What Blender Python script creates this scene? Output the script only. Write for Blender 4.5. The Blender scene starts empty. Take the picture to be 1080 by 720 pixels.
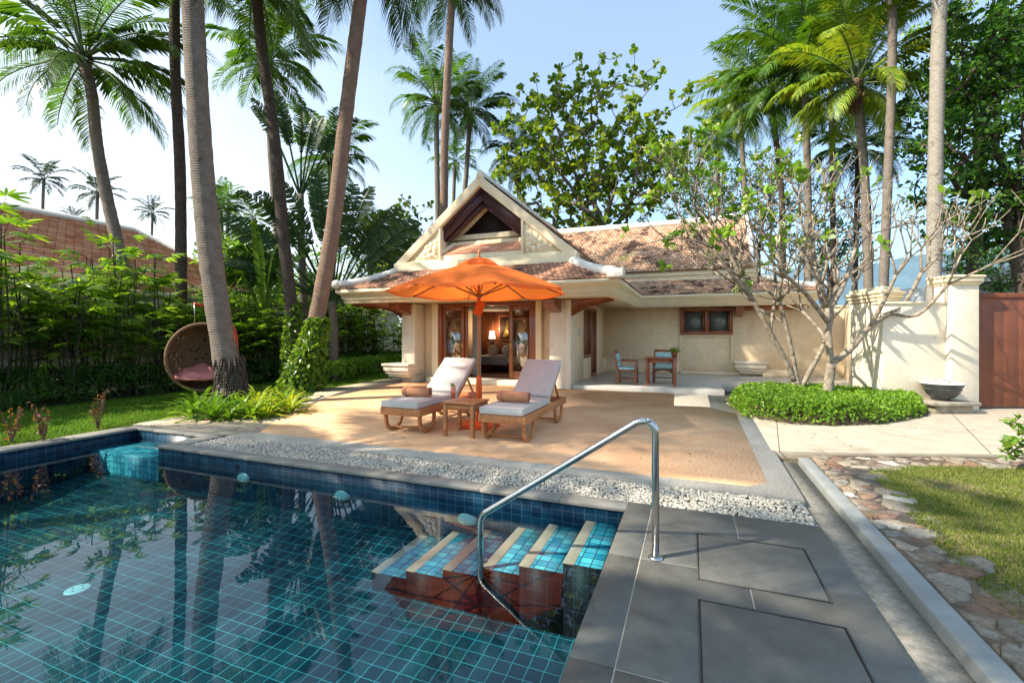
import bpy, math, random
import numpy as np
from mathutils import Vector, Matrix
R = math.radians
sc = bpy.context.scene
COL = sc.collection
F = 486.0; H = 1.5; HY = 353.0
TH = math.atan2(190, 486); CT, ST = math.cos(TH), math.sin(TH)

# ---------------------------------------------------------------- coordinates
def ab(a, b, z=0.0): return Vector((CT*a+ST*b, -ST*a+CT*b, z))
def toab(v): return (CT*v[0]-ST*v[1], ST*v[0]+CT*v[1])
def gp(x, y, z=0.0):
    Y = F*(H-z)/(y-HY); return Vector(((x-540)/F*Y, Y, z))
def wp(x, y, Y): return Vector(((x-540)/F*Y, Y, H-(y-HY)/F*Y))

# ---------------------------------------------------------------- mesh builder
class MB:
    def __init__(s): s.V=[]; s.F=[]; s.n=0; s.UV=None
    def add(s, V, F):
        V=np.asarray(V,float).reshape(-1,3); s.V.append(V)
        n=s.n
        s.F.extend([tuple(i+n for i in f) for f in F]); s.n+=len(V); return s
    def addnp(s, V, FA):
        s.V.append(np.asarray(V,float)); s.F.extend(map(tuple,(np.asarray(FA)+s.n).tolist())); s.n+=len(V); return s
    def box(s, x0,y0,z0,x1,y1,z1):
        V=[(x0,y0,z0),(x1,y0,z0),(x1,y1,z0),(x0,y1,z0),(x0,y0,z1),(x1,y0,z1),(x1,y1,z1),(x0,y1,z1)]
        return s.add(V,[(0,3,2,1),(4,5,6,7),(0,1,5,4),(1,2,6,5),(2,3,7,6),(3,0,4,7)])
    def bar(s, p, q, w, h, up=(0,0,1)):
        p=Vector(p);q=Vector(q);d=(q-p).normalized();u=Vector(up)
        x=d.cross(u)
        if x.length<1e-4: x=d.cross(Vector((1,0,0)))
        x.normalize(); y=x.cross(d)
        V=[]
        for c in (p,q):
            for i,j in ((-1,-1),(1,-1),(1,1),(-1,1)): V.append(c+x*(i*w/2)+y*(j*h/2))
        return s.add(V,[(0,1,2,3),(7,6,5,4),(0,4,5,1),(1,5,6,2),(2,6,7,3),(3,7,4,0)])
    def prism(s, poly, z0, z1):
        n=len(poly); A=sum(poly[i][0]*poly[(i+1)%n][1]-poly[(i+1)%n][0]*poly[i][1] for i in range(n))
        if A<0: poly=poly[::-1]
        V=[(p[0],p[1],z0) for p in poly]+[(p[0],p[1],z1) for p in poly]
        return s.add(V,[tuple(range(n-1,-1,-1)),tuple(range(n,2*n))]+[(i,(i+1)%n,n+(i+1)%n,n+i) for i in range(n)])
    def tube(s, pts, rad, k=8, caps=True, bump=0, per=.1, rng=None):
        P=[Vector(p) for p in pts]; n=len(P)
        if not hasattr(rad,'__len__'): rad=[rad]*n
        V=[]; ref=None
        for i in range(n):
            d=(P[min(i+1,n-1)]-P[max(i-1,0)]).normalized()
            if ref is None: ref=d.cross(Vector((0,0,1)) if abs(d.z)<.9 else Vector((1,0,0))).normalized()
            ref=(ref-d*ref.dot(d)).normalized(); bi=d.cross(ref)
            for j in range(k):
                t=2*math.pi*j/k; V.append(P[i]+(ref*math.cos(t)+bi*math.sin(t))*rad[i])
        Fc=[(i*k+j,i*k+(j+1)%k,(i+1)*k+(j+1)%k,(i+1)*k+j) for i in range(n-1) for j in range(k)]
        if caps: Fc+= [tuple(range(k-1,-1,-1)), tuple(range((n-1)*k,n*k))]
        return s.add(V,Fc)
    def lathe(s, prof, c=(0,0,0), k=24, ax='z'):
        V=[];n=len(prof)
        for r,z in prof:
            for j in range(k):
                t=2*math.pi*j/k
                p=(r*math.cos(t),r*math.sin(t),z) if ax=='z' else ((z,r*math.cos(t),r*math.sin(t)) if ax=='x' else (r*math.cos(t),z,r*math.sin(t)))
                V.append((p[0]+c[0],p[1]+c[1],p[2]+c[2]))
        Fc=[(i*k+j,i*k+(j+1)%k,(i+1)*k+(j+1)%k,(i+1)*k+j) for i in range(n-1) for j in range(k)]
        return s.add(V,Fc+[tuple(range(k-1,-1,-1)),tuple(range((n-1)*k,n*k))])
    def ball(s, c, r, k=10, sc_=(1,1,1)):
        V=[];m=k//2
        for i in range(m+1):
            ph=math.pi*i/m
            for j in range(k):
                t=2*math.pi*j/k
                V.append((c[0]+r*sc_[0]*math.sin(ph)*math.cos(t),c[1]+r*sc_[1]*math.sin(ph)*math.sin(t),c[2]-r*sc_[2]*math.cos(ph)))
        return s.add(V,[(i*k+j,i*k+(j+1)%k,(i+1)*k+(j+1)%k,(i+1)*k+j) for i in range(m) for j in range(k)])
    def mesh(s, name, smooth=False, uv=True):
        V=np.concatenate(s.V) if s.V else np.zeros((0,3))
        me=bpy.data.meshes.new(name)
        lens=np.fromiter((len(f) for f in s.F),dtype=np.int32,count=len(s.F))
        loops=np.fromiter((i for f in s.F for i in f),dtype=np.int32,count=int(lens.sum()))
        me.vertices.add(len(V)); me.vertices.foreach_set('co',V.astype(np.float32).ravel())
        me.loops.add(len(loops)); me.loops.foreach_set('vertex_index',loops)
        me.polygons.add(len(lens))
        st=np.concatenate([[0],np.cumsum(lens)[:-1]]).astype(np.int32)
        me.polygons.foreach_set('loop_start',st); me.polygons.foreach_set('loop_total',lens)
        me.update(calc_edges=True)
        me.validate()
        if smooth: me.polygons.foreach_set('use_smooth',np.ones(len(me.polygons),bool))
        if uv and len(me.polygons)<200000:
            nr=np.zeros(len(me.polygons)*3,np.float32); me.polygons.foreach_get('normal',nr); nr=np.abs(nr.reshape(-1,3))
            lt=np.zeros(len(me.polygons),np.int32); me.polygons.foreach_get('loop_total',lt)
            vi=np.zeros(len(me.loops),np.int32); me.loops.foreach_get('vertex_index',vi)
            ax=np.repeat(np.argmax(nr+np.array([0,0,1e-4]),axis=1),lt)
            co=V[vi]; U=np.where((ax==0)[:,None],co[:,[1,2]],np.where((ax==1)[:,None],co[:,[0,2]],co[:,[0,1]]))
            if s.UV is not None and len(s.UV)==len(vi): U=np.array(s.UV)
            l=me.uv_layers.new(name='UVMap'); l.data.foreach_set('uv',U.astype(np.float32).ravel())
        return me

def obj(name, mb, mat, parent=None, smooth=False, bevel=0, loc=(0,0,0), rz=0, uv=True, seg=2, kind=None, sub=0):
    me = mb.mesh(name, smooth, uv) if isinstance(mb, MB) else mb
    if mat and not me.materials: me.materials.append(mat)
    o = bpy.data.objects.new(name, me); COL.objects.link(o)
    o.location=loc; o.rotation_euler=(0,0,rz)
    if parent: o.parent=parent
    if bevel:
        m=o.modifiers.new('bevel','BEVEL'); m.width=bevel; m.segments=seg; m.limit_method='ANGLE'; m.angle_limit=R(40)
    if sub:
        m=o.modifiers.new('sub','SUBSURF'); m.levels=sub; m.render_levels=sub
    if kind: o['kind']=kind
    return o
def tag(o, label, cat, group=None, kind=None):
    if label: o['label']=label
    if cat: o['category']=cat
    if group: o['group']=group
    if kind: o['kind']=kind
    return o
def thing(name, label, cat, loc=(0,0,0), rz=0, group=None):
    o=bpy.data.objects.new(name,None); COL.objects.link(o); o.location=loc; o.rotation_euler=(0,0,rz); o.empty_display_size=.2
    return tag(o,label,cat,group)
def dup(o, parent=None):
    c=o.copy(); COL.objects.link(c); c.parent=parent
    for ch in list(o.children): dup(ch,c)
    return c
def struct(name, mb, mat, **k): return obj(name, mb, mat, kind='structure', **k)

# ---------------------------------------------------------------- materials
def nt(name):
    m=bpy.data.materials.new(name); m.use_nodes=True; t=m.node_tree; t.nodes.clear()
    return m,t,(lambda ty,**k: mk(t,ty,**k)),t.links.new
def mk(t,ty,**k):
    n=t.nodes.new('ShaderNode'+ty)
    for a,v in k.items():
        if a[0]=='_': setattr(n,a[1:],v)
        else:
            key=int(a[1:]) if a[0]=='i' and a[1:].isdigit() else a.replace('_',' ')
            n.inputs[key].default_value=v
    return n
def c4(c): return (c[0],c[1],c[2],1)
def ramp(t, fac, stops):
    n=t.nodes.new('ShaderNodeValToRGB'); e=n.color_ramp.elements
    while len(e)<len(stops): e.new(.5)
    for i,(p,c) in enumerate(stops): e[i].position=p; e[i].color=c4(c)
    t.links.new(fac,n.inputs[0]); return n.outputs[0]
def mixc(t, f, a, b, mode='MIX'):
    n=t.nodes.new('ShaderNodeMix'); n.data_type='RGBA'; n.blend_type=mode
    for s,v in ((0,f),(6,a),(7,b)):
        if hasattr(v,'links') or hasattr(v,'is_linked'): t.links.new(v,n.inputs[s])
        else: n.inputs[s].default_value = v if s==0 else c4(v)
    return n.outputs[2]
def mat(name, col, rough=.7, var=.12, scale=3, bump=.1, bscale=40, metal=0, spec=.4, col2=None, s2=.8, island=0, stain=None, bdist=.01, coat=0, streak=None):
    """principled surface: large soft variation plus fine noise bump; stain=(colour,scale,threshold)"""
    m,t,n,L=nt(name); tc=n('TexCoord'); P=n('BsdfPrincipled',Roughness=rough,Metallic=metal)
    P.inputs['Specular IOR Level'].default_value=spec
    if coat: P.inputs['Coat Weight'].default_value=coat
    no=n('TexNoise',Scale=scale,Detail=6,Roughness=.65); L(tc.outputs['Object'],no.inputs['Vector'])
    a=[x*(1-var) for x in col]; b=[min(1,x*(1+var)) for x in (col2 or col)]
    c=ramp(t,no.outputs[0],[(.32,a),(.68,b)])
    if island:
        g=n('NewGeometry'); r=ramp(t,g.outputs['Random Per Island'],[(0,[1-island]*3),(1,[1]*3)])
        c=mixc(t,1.0,c,r,'MULTIPLY')
    if stain:
        n2=n('TexNoise',Scale=stain[1],Detail=8,Roughness=.7); L(tc.outputs['Object'],n2.inputs['Vector'])
        f=ramp(t,n2.outputs[0],[(stain[2],(0,0,0)),(min(1,stain[2]+.12),(1,1,1))])
        c=mixc(t,f,c,stain[0])
    if streak:
        mp=n('Mapping'); mp.inputs['Scale'].default_value=(9,9,.55); L(tc.outputs['Object'],mp.inputs[0]); n4=n('TexNoise',Scale=1,Detail=7,Roughness=.7); L(mp.outputs[0],n4.inputs['Vector'])
        f=ramp(t,n4.outputs[0],[(.52,(0,0,0)),(.78,(.22,.22,.22))]); c=mixc(t,f,c,streak)
        n5=n('TexNoise',Scale=5,Detail=10,Roughness=.75); L(tc.outputs['Object'],n5.inputs['Vector']); c=mixc(t,.6,c,ramp(t,n5.outputs[0],[(.35,(.82,.82,.82)),(.6,(1.03,1.03,1.03))]),'MULTIPLY')
    L(c,P.inputs['Base Color'])
    if bump:
        nb=n('TexNoise',Scale=bscale,Detail=5); L(tc.outputs['Object'],nb.inputs['Vector'])
        B=n('Bump',Strength=bump,Distance=bdist); L(nb.outputs[0],B.inputs['Height']); L(B.outputs[0],P.inputs['Normal'])
        rr=n('MapRange',i3=max(.02,rough-.12),i4=min(1,rough+.12)); L(no.outputs[0],rr.inputs[0]); L(rr.outputs[0],P.inputs['Roughness'])
    o=n('OutputMaterial'); L(P.outputs[0],o.inputs[0]); return m
def leafmat(name, cols, trans=.35, rough=.45, spec=.35, objvar=True):
    m,t,n,L=nt(name); g=n('NewGeometry')
    k=len(cols); c=ramp(t,g.outputs['Random Per Island'],[((i+.0)/(max(1,k-1)),x) for i,x in enumerate(cols)])
    tc=n('TexCoord'); no=n('TexNoise',Scale=.9,Detail=3); L(tc.outputs['Object'],no.inputs['Vector'])
    v=ramp(t,no.outputs[0],[(.3,(.65,.68,.6)),(.7,(1.15,1.12,1.1))]); c=mixc(t,1.0,c,v,'MULTIPLY')
    P=n('BsdfPrincipled',Roughness=rough); P.inputs['Specular IOR Level'].default_value=spec; L(c,P.inputs['Base Color'])
    T=n('BsdfTranslucent'); ty=mixc(t,1.0,c,(1.5,1.55,.55),'MULTIPLY'); L(ty,T.inputs[0])
    X=n('MixShader',i0=trans); L(P.outputs[0],X.inputs[1]); L(T.outputs[0],X.inputs[2])
    o=n('OutputMaterial'); L(X.outputs[0],o.inputs[0]); return m
def brickmat(name, c1, c2, mortar, w, h, ms, rough=.6, off=.0, stain=None, bump=.3, bdist=.005, spec=.4, bias=0, var=None, wob=0):
    m,t,n,L=nt(name); tc=n('TexCoord')
    B=n('TexBrick',_offset=off,_squash=1.0,Color1=c4(c1),Color2=c4(c2),Mortar=c4(mortar),Scale=1.0)
    B.inputs['Mortar Size'].default_value=ms; B.inputs['Mortar Smooth'].default_value=.1; B.inputs['Bias'].default_value=bias
    B.inputs['Brick Width'].default_value=w; B.inputs['Row Height'].default_value=h
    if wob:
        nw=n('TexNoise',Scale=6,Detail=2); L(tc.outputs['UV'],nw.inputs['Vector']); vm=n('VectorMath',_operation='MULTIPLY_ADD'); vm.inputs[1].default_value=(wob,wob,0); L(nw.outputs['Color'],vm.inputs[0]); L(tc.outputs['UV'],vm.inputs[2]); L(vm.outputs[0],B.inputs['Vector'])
    else: L(tc.outputs['UV'],B.inputs['Vector'])
    c=B.outputs[0]
    no=n('TexNoise',Scale=1.3,Detail=6,Roughness=.7); L(tc.outputs['Object'],no.inputs['Vector'])
    vv=ramp(t,no.outputs[0],[(.3,var[0] if var else (.8,.8,.8)),(.7,var[1] if var else (1.1,1.1,1.1))]); c=mixc(t,1.0,c,vv,'MULTIPLY')
    if stain:
        n2=n('TexNoise',Scale=stain[1],Detail=9,Roughness=.72); L(tc.outputs['Object'],n2.inputs['Vector'])
        f=ramp(t,n2.outputs[0],[(stain[2],(0,0,0)),(min(1,stain[2]+stain[3]),(1,1,1))]); c=mixc(t,f,c,stain[0])
    P=n('BsdfPrincipled',Roughness=rough); P.inputs['Specular IOR Level'].default_value=spec; L(c,P.inputs['Base Color'])
    iv=n('Math',_operation='SUBTRACT',i0=1.0); L(B.outputs['Fac'],iv.inputs[1])
    b=n('Bump',Strength=bump,Distance=bdist); L(iv.outputs[0],b.inputs['Height']); L(b.outputs[0],P.inputs['Normal'])
    o=n('OutputMaterial'); L(P.outputs[0],o.inputs[0]); return m
def woodmat(name, c1, c2, rough=.45, scale=14, axis=1, coat=.1):
    m,t,n,L=nt(name); tc=n('TexCoord'); mp=n('Mapping'); s=[scale]*3; s[axis]=scale*.08
    mp.inputs['Scale'].default_value=s; L(tc.outputs['Object'],mp.inputs[0])
    no=n('TexNoise',Scale=1.0,Detail=6,Roughness=.6,Distortion=.6); L(mp.outputs[0],no.inputs['Vector'])
    c=ramp(t,no.outputs[0],[(.3,c1),(.7,c2)])
    P=n('BsdfPrincipled',Roughness=rough); P.inputs['Coat Weight'].default_value=coat; L(c,P.inputs['Base Color'])
    B=n('Bump',Strength=.15,Distance=.003); L(no.outputs[0],B.inputs['Height']); L(B.outputs[0],P.inputs['Normal'])
    o=n('OutputMaterial'); L(P.outputs[0],o.inputs[0]); return m
def glassmat(name, tint, rough=.02, ior=1.5, boost=1.0, bump=0, bscale=3):
    m,t,n,L=nt(name); T=n('BsdfTransparent',Color=c4(tint)); G=n('BsdfGlossy',Roughness=rough)
    Fz=n('LayerWeight',Blend=.5); X=n('MixShader'); pw=n('Math',_operation='POWER',i1=5.0); L(Fz.outputs['Facing'],pw.inputs[0])
    r0=((ior-1)/(ior+1))**2*boost; mu=n('Math',_operation='MULTIPLY_ADD',_use_clamp=True,i1=1-r0,i2=r0); L(pw.outputs[0],mu.inputs[0]); L(mu.outputs[0],X.inputs[0])
    L(T.outputs[0],X.inputs[1]); L(G.outputs[0],X.inputs[2])
    if bump:
        tc=n('TexCoord'); no=n('TexNoise',Scale=bscale,Detail=3,Roughness=.5); L(tc.outputs['Object'],no.inputs['Vector'])
        B=n('Bump',Strength=bump,Distance=.02); L(no.outputs[0],B.inputs['Height']); L(B.outputs[0],G.inputs['Normal']); L(B.outputs[0],Fz.inputs['Normal'])
    o=n('OutputMaterial'); L(X.outputs[0],o.inputs[0]); return m
def transmat(name, col, trans=.5, rough=.8):
    m,t,n,L=nt(name); tc=n('TexCoord'); no=n('TexNoise',Scale=300,Detail=2); L(tc.outputs['Object'],no.inputs['Vector'])
    n2=n('TexNoise',Scale=3,Detail=4); L(tc.outputs['Object'],n2.inputs['Vector'])
    c=ramp(t,n2.outputs[0],[(.3,[x*.88 for x in col]),(.7,col)])
    P=n('BsdfPrincipled',Roughness=rough); L(c,P.inputs['Base Color']); T=n('BsdfTranslucent'); L(c,T.inputs[0])
    B=n('Bump',Strength=.15,Distance=.001); L(no.outputs[0],B.inputs['Height']); L(B.outputs[0],P.inputs['Normal'])
    X=n('MixShader',i0=trans); L(P.outputs[0],X.inputs[1]); L(T.outputs[0],X.inputs[2])
    o=n('OutputMaterial'); L(X.outputs[0],o.inputs[0]); return m
def trunkmat(name, c1, c2, ring=9):
    m,t,n,L=nt(name); tc=n('TexCoord')
    w=n('TexWave',_wave_type='BANDS',_bands_direction='Z',Scale=ring,Distortion=3.5,Detail=3); w.inputs['Detail Scale'].default_value=1.5
    L(tc.outputs['Object'],w.inputs['Vector'])
    no=n('TexNoise',Scale=5,Detail=8,Roughness=.7); L(tc.outputs['Object'],no.inputs['Vector'])
    c=ramp(t,no.outputs[0],[(.3,c1),(.7,c2)]); d=ramp(t,w.outputs[0],[(.0,(.55,.55,.55)),(.35,(1,1,1))]); c=mixc(t,.8,c,d,'MULTIPLY')
    n3=n('TexNoise',Scale=2.2,Detail=9,Roughness=.75); L(tc.outputs['Object'],n3.inputs['Vector'])
    f=ramp(t,n3.outputs[0],[(.6,(0,0,0)),(.68,(1,1,1))]); c=mixc(t,f,c,[x*.35 for x in c1])
    P=n('BsdfPrincipled',Roughness=.85); P.inputs['Specular IOR Level'].default_value=.2; L(c,P.inputs['Base Color'])
    ad=n('Math',_operation='ADD'); L(w.outputs[0],ad.inputs[0]); L(no.outputs[0],ad.inputs[1])
    B=n('Bump',Strength=.6,Distance=.02); L(ad.outputs[0],B.inputs['Height']); L(B.outputs[0],P.inputs['Normal'])
    o=n('OutputMaterial'); L(P.outputs[0],o.inputs[0]); return m

PLASTER=mat('plaster',(.82,.65,.44),.85,.07,1.2,.2,60,stain=((.55,.42,.28),2.2,.62),streak=(.5,.39,.26))
PLASTER_W=mat('pale_plaster',(.80,.70,.55),.85,.06,1.2,.2,60,stain=((.55,.47,.36),2.5,.62),streak=(.5,.43,.33))
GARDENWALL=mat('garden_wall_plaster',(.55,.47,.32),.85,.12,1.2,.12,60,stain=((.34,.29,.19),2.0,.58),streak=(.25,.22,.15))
TRIM=mat('cream_trim',(.85,.72,.50),.75,.07,2,.08,60,stain=((.45,.40,.32),3,.64))
RIDGE=mat('white_ridge_mortar',(.72,.69,.63),.8,.1,3,.15,30,stain=((.35,.33,.29),3.5,.6))
PURPLE=woodmat('purple_brown_paint',(.045,.017,.022),(.075,.03,.036),.5,8,1)
DARKW=mat('dark_louvre_and_recess',(.02,.012,.012),.6,.2)
REDWOOD=woodmat('red_brown_wood',(.19,.05,.020),(.32,.10,.038),.35,12,2,.3)
REDWOODH=woodmat('red_brown_wood_across',(.19,.05,.020),(.32,.10,.038),.35,12,0,.3)
GATEW=mat('gate_brown',(.16,.05,.025),.55,.18,2,.15,30,col2=(.2,.065,.032))
TEAK=woodmat('teak',(.34,.13,.045),(.56,.25,.095),.5,16,1,.05)
TEAKX=woodmat('teak_across',(.34,.13,.045),(.56,.25,.095),.5,16,0,.05)
CUSHION=mat('grey_cushion_fabric',(.55,.54,.51),.95,.06,4,.25,350,bdist=.002,spec=.1)
TOWEL=mat('tan_towel',(.50,.235,.13),1,.1,20,.7,220,bdist=.006,spec=.05)
ORANGE=transmat('orange_canvas',(.95,.22,.03),.45)
ORANGEP=mat('orange_paint',(.75,.12,.02),.5,.1)
STEEL=mat('brushed_steel',(.55,.55,.54),.2,.05,20,.03,80,metal=1)
BRASS=mat('brass',(.6,.42,.18),.3,.05,20,.03,80,metal=1)
SLATE=mat('grey_slate',(.130,.128,.114),.55,.22,5,.35,40,island=.12,stain=((.15,.145,.125),3.2,.56),spec=.4)
COPING=mat('grey_coping_stone',(.27,.25,.215),.7,.18,3,.25,30,island=.1)
CONC=mat('grey_concrete',(.38,.345,.28),.9,.28,22,.6,90,stain=((.22,.19,.15),5,.57))
CONCK=mat('kerb_concrete',(.27,.285,.275),.8,.14,4,.25,45,stain=((.2,.2,.18),2.5,.6))
PATH=mat('pale_path_concrete',(.40,.345,.27),.9,.14,3,.35,60,stain=((.27,.225,.165),1.6,.56))
PATIO=mat('orange_stamped_concrete',(.63,.335,.165),.8,.12,1.0,.5,26,col2=(.70,.42,.235),stain=((.56,.31,.165),2.2,.6))
SOIL=mat('soil',(.10,.07,.045),.95,.3,4,.6,30,bdist=.03)
SAND=mat('sandy_ground',(.46,.36,.25),.95,.25,5,.6,40,stain=((.16,.11,.07),6,.54))
EDGE=mat('red_brown_dirt',(.12,.09,.06),.95,.3,3,.6,25,bdist=.03)
TERR=brickmat('terrace_tiles',(.44,.42,.38),(.48,.46,.42),(.36,.34,.30),.6,.6,.004,.35,spec=.5,bump=.1)
def aggmat():
    m,t,n,L=nt('washed_aggregate'); tc=n('TexCoord'); v=n('TexVoronoi',Scale=110); L(tc.outputs['Object'],v.inputs['Vector'])
    c=ramp(t,v.outputs['Color'],[(.0,(.27,.24,.20)),(.5,(.43,.385,.32)),(1,(.60,.54,.44))])
    no=n('TexNoise',Scale=1.5,Detail=5); L(tc.outputs['Object'],no.inputs['Vector']); c=mixc(t,1.0,c,ramp(t,no.outputs[0],[(.3,(.75,.75,.75)),(.7,(1.05,1.05,1.05))]),'MULTIPLY')
    P=n('BsdfPrincipled',Roughness=.75); L(c,P.inputs['Base Color'])
    B=n('Bump',Strength=.5,Distance=.004,_invert=True); L(v.outputs['Distance'],B.inputs['Height']); L(B.outputs[0],P.inputs['Normal'])
    o=n('OutputMaterial'); L(P.outputs[0],o.inputs[0]); return m
AGG=aggmat()
PEB=mat('white_pebble',(.64,.59,.49),.7,.05,5,0,island=.5)
STONE=None
def stonemat():
    m,t,n,L=nt('rubble_stone'); g=n('NewGeometry'); tc=n('TexCoord')
    c=ramp(t,g.outputs['Random Per Island'],[(0,(.26,.205,.15)),(.25,(.34,.29,.22)),(.45,(.36,.25,.16)),(.6,(.21,.10,.06)),(.75,(.29,.27,.23)),(.93,(.40,.33,.25)),(1,(.6,.57,.5))])
    no=n('TexNoise',Scale=26,Detail=12,Roughness=.8); L(tc.outputs['Object'],no.inputs['Vector'])
    c=mixc(t,1.0,c,ramp(t,no.outputs[0],[(.32,(.4,.4,.4)),(.6,(1.15,1.15,1.15))]),'MULTIPLY')
    P=n('BsdfPrincipled',Roughness=.85); L(c,P.inputs['Base Color'])
    B=n('Bump',Strength=.9,Distance=.02); L(no.outputs[0],B.inputs['Height']); L(B.outputs[0],P.inputs['Normal'])
    o=n('OutputMaterial'); L(P.outputs[0],o.inputs[0]); return m
STONE=stonemat()
ROOF=brickmat('clay_tiles',(.38,.18,.11),(.60,.34,.23),(.10,.05,.035),.13,.16,.012,.8,.5,stain=((.10,.06,.045),1.3,.52,.06),bump=.6,bdist=.01,spec=.2)
ROOF2=brickmat('weathered_clay_tiles',(.46,.25,.15),(.76,.52,.36),(.2,.11,.07),.13,.16,.012,.8,.5,stain=((.09,.05,.04),1.1,.53,.04),bump=.6,bdist=.01,spec=.2)
ROOF3=brickmat('orange_clay_tiles',(.66,.28,.16),(.82,.46,.31),(.4,.17,.1),.25,.16,.012,.8,.5,stain=((.2,.1,.07),1.2,.6,.15),bump=.6,bdist=.01,spec=.2)
FT=.112
TILEF=brickmat('pool_floor_tile',(.004,.03,.048),(.018,.07,.09),(.07,.32,.35),FT,FT,.0029,.35,spec=.3,bump=.0,wob=.018,var=((.6,.65,.7),(1.25,1.2,1.1)))  # water's refraction ripple is drawn into the tile grid by the UV wobble
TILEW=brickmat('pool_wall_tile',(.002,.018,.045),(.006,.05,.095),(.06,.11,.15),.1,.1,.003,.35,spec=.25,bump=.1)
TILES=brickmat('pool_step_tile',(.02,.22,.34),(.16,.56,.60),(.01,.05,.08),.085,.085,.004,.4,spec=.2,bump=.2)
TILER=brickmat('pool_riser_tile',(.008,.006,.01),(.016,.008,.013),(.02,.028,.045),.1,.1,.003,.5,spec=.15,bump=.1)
NOSE=mat('tan_step_nosing',(.80,.38,.26),.6,.1,10,.1,60)
WATER=glassmat('pool_water',(.55,.80,.85),.012,1.34,2.2,.05,2.2)
GLASS=glassmat('window_glass',(.75,.8,.78),.02,1.6,6.0)
CLEARG=glassmat('drinking_glass',(.95,.97,.97),.01,1.45,1.5)
FROST=mat('frosted_glass',(.10,.13,.12),.12,.3,4,0,spec=.8)
WHITE=mat('white_linen',(.75,.74,.72),.9,.04,6,.2,30,spec=.1)
TEALF=mat('teal_patterned_fabric',(.16,.42,.46),.95,.2,18,.2,300,col2=(.45,.68,.68),spec=.1)
PINKF=mat('pink_cushion_fabric',(.55,.20,.17),.9,.1,6,.3,8,bdist=.02,spec=.1)
WICK=mat('brown_wicker',(.17,.09,.04),.7,.25,30,.8,160,bdist=.006)
REDP=mat('red_steel_paint',(.50,.06,.03),.4,.1)
BOWL=mat('dark_glazed_bowl',(.045,.048,.048),.3,.3,10,.05,40,spec=.5)
BOWLR=mat('pale_stone_ring',(.6,.58,.55),.6,.1)
PLINTH=mat('stone_plinth',(.28,.25,.2),.85,.3,6,.6,25)
TERRA=mat('terracotta_pot',(.34,.13,.07),.8,.15,8,.2)
INW=woodmat('interior_wood_panel',(.22,.075,.038),(.34,.12,.06),.4,8,2)
INF=woodmat('interior_floor',(.2,.07,.035),(.3,.11,.055),.3,8,0)
CREAMIN=mat('interior_ceiling',(.6,.56,.5),.9,.03)
CURT=mat('grey_curtain',(.4,.39,.37),.95,.05,8,.1,60)
GOLD=mat('gold_leaf',(.45,.30,.08),.4,.2,20,.2,50,metal=.6)
MAROON=mat('maroon_fabric',(.12,.01,.02),.9,.2)
PINKP=mat('patterned_pillow',(.45,.12,.15),.9,.5,25,.1,col2=(.8,.7,.65))
DARKM=mat('dark_metal',(.05,.05,.05),.5,.2,10,.1,50)
DRNK=mat('red_juice',(.9,.07,.03),.1,.05,spec=.6)
DRNK2=mat('orange_juice',(.95,.17,.05),.1,.05,spec=.6)
PLFX=mat('white_plastic',(.42,.62,.58),.4,.03)
WHITEB=mat('white_building_paint',(.7,.7,.68),.8,.08,1)
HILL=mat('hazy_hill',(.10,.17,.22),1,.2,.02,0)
# leaves
L_COCO=leafmat('coconut_leaf',[(.026,.065,.02),(.045,.10,.028),(.085,.16,.032)],.32,.35)
L_YEL=leafmat('yellow_coconut_leaf',[(.13,.24,.025),(.23,.34,.035),(.42,.45,.07)],.42,.4)
L_MIX=leafmat('green_coconut_leaf',[(.045,.12,.022),(.09,.2,.03),(.15,.27,.04)],.36,.35)
L_FAR=leafmat('far_palm_leaf',[(.035,.06,.045),(.05,.08,.05)],.2,.6)
L_TRAV=leafmat('traveller_leaf',[(.02,.055,.015),(.035,.085,.02),(.07,.13,.03)],.35,.35)
L_SEA=leafmat('big_round_leaf',[(.07,.15,.02),(.12,.22,.025),(.22,.31,.035),(.38,.40,.045)],.45,.35)
L_DARK=leafmat('dark_tree_leaf',[(.03,.09,.018),(.055,.15,.025),(.12,.24,.04)],.45,.4)
L_BR=leafmat('bright_shrub_leaf',[(.10,.22,.025),(.18,.33,.035),(.28,.43,.05)],.4,.4)
L_RHA=leafmat('lady_palm_leaf',[(.06,.14,.02),(.15,.28,.035),(.31,.42,.05)],.52,.3)
L_FERN=leafmat('fern_leaf',[(.09,.20,.02),(.17,.31,.03),(.30,.42,.04)],.4,.35)
L_FERNY=leafmat('yellow_fern_leaf',[(.26,.36,.03),(.42,.48,.04),(.60,.52,.07)],.4,.35)
L_FRANG=leafmat('frangipani_leaf',[(.11,.23,.025),(.17,.32,.035),(.28,.42,.05)],.42,.35)
L_GRASS=leafmat('grass_blade',[(.08,.18,.018),(.14,.27,.028),(.22,.34,.04)],.35,.6,.15)
L_GRASSD=leafmat('dry_grass_blade',[(.10,.17,.02),(.19,.26,.04),(.36,.32,.13)],.3,.6,.15)
L_RED=leafmat('reddish_leaf',[(.14,.06,.03),(.24,.10,.05),(.2,.16,.05)],.35,.5)
L_DEAD=leafmat('dead_frond',[(.16,.07,.04),(.22,.11,.06)],.2,.8)
FLOW=leafmat('white_petal',[(.8,.78,.65),(.8,.75,.5)],.3,.6)
T_PALM=trunkmat('palm_bark',(.16,.13,.108),(.30,.25,.208))
T_PALE=trunkmat('pale_palm_bark',(.26,.23,.19),(.42,.37,.32),7)
T_DARK=trunkmat('dark_bark',(.06,.045,.035),(.12,.09,.07),5)
T_PINK=trunkmat('pinkish_bark',(.20,.13,.095),(.34,.23,.17))
T_FRAN=mat('frangipani_bark',(.18,.14,.10),.8,.3,12,.5,40,col2=(.31,.26,.20),stain=((.11,.08,.055),7,.52))
STEMG=mat('green_stem',(.09,.13,.05),.6,.25,6,.2)
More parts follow.
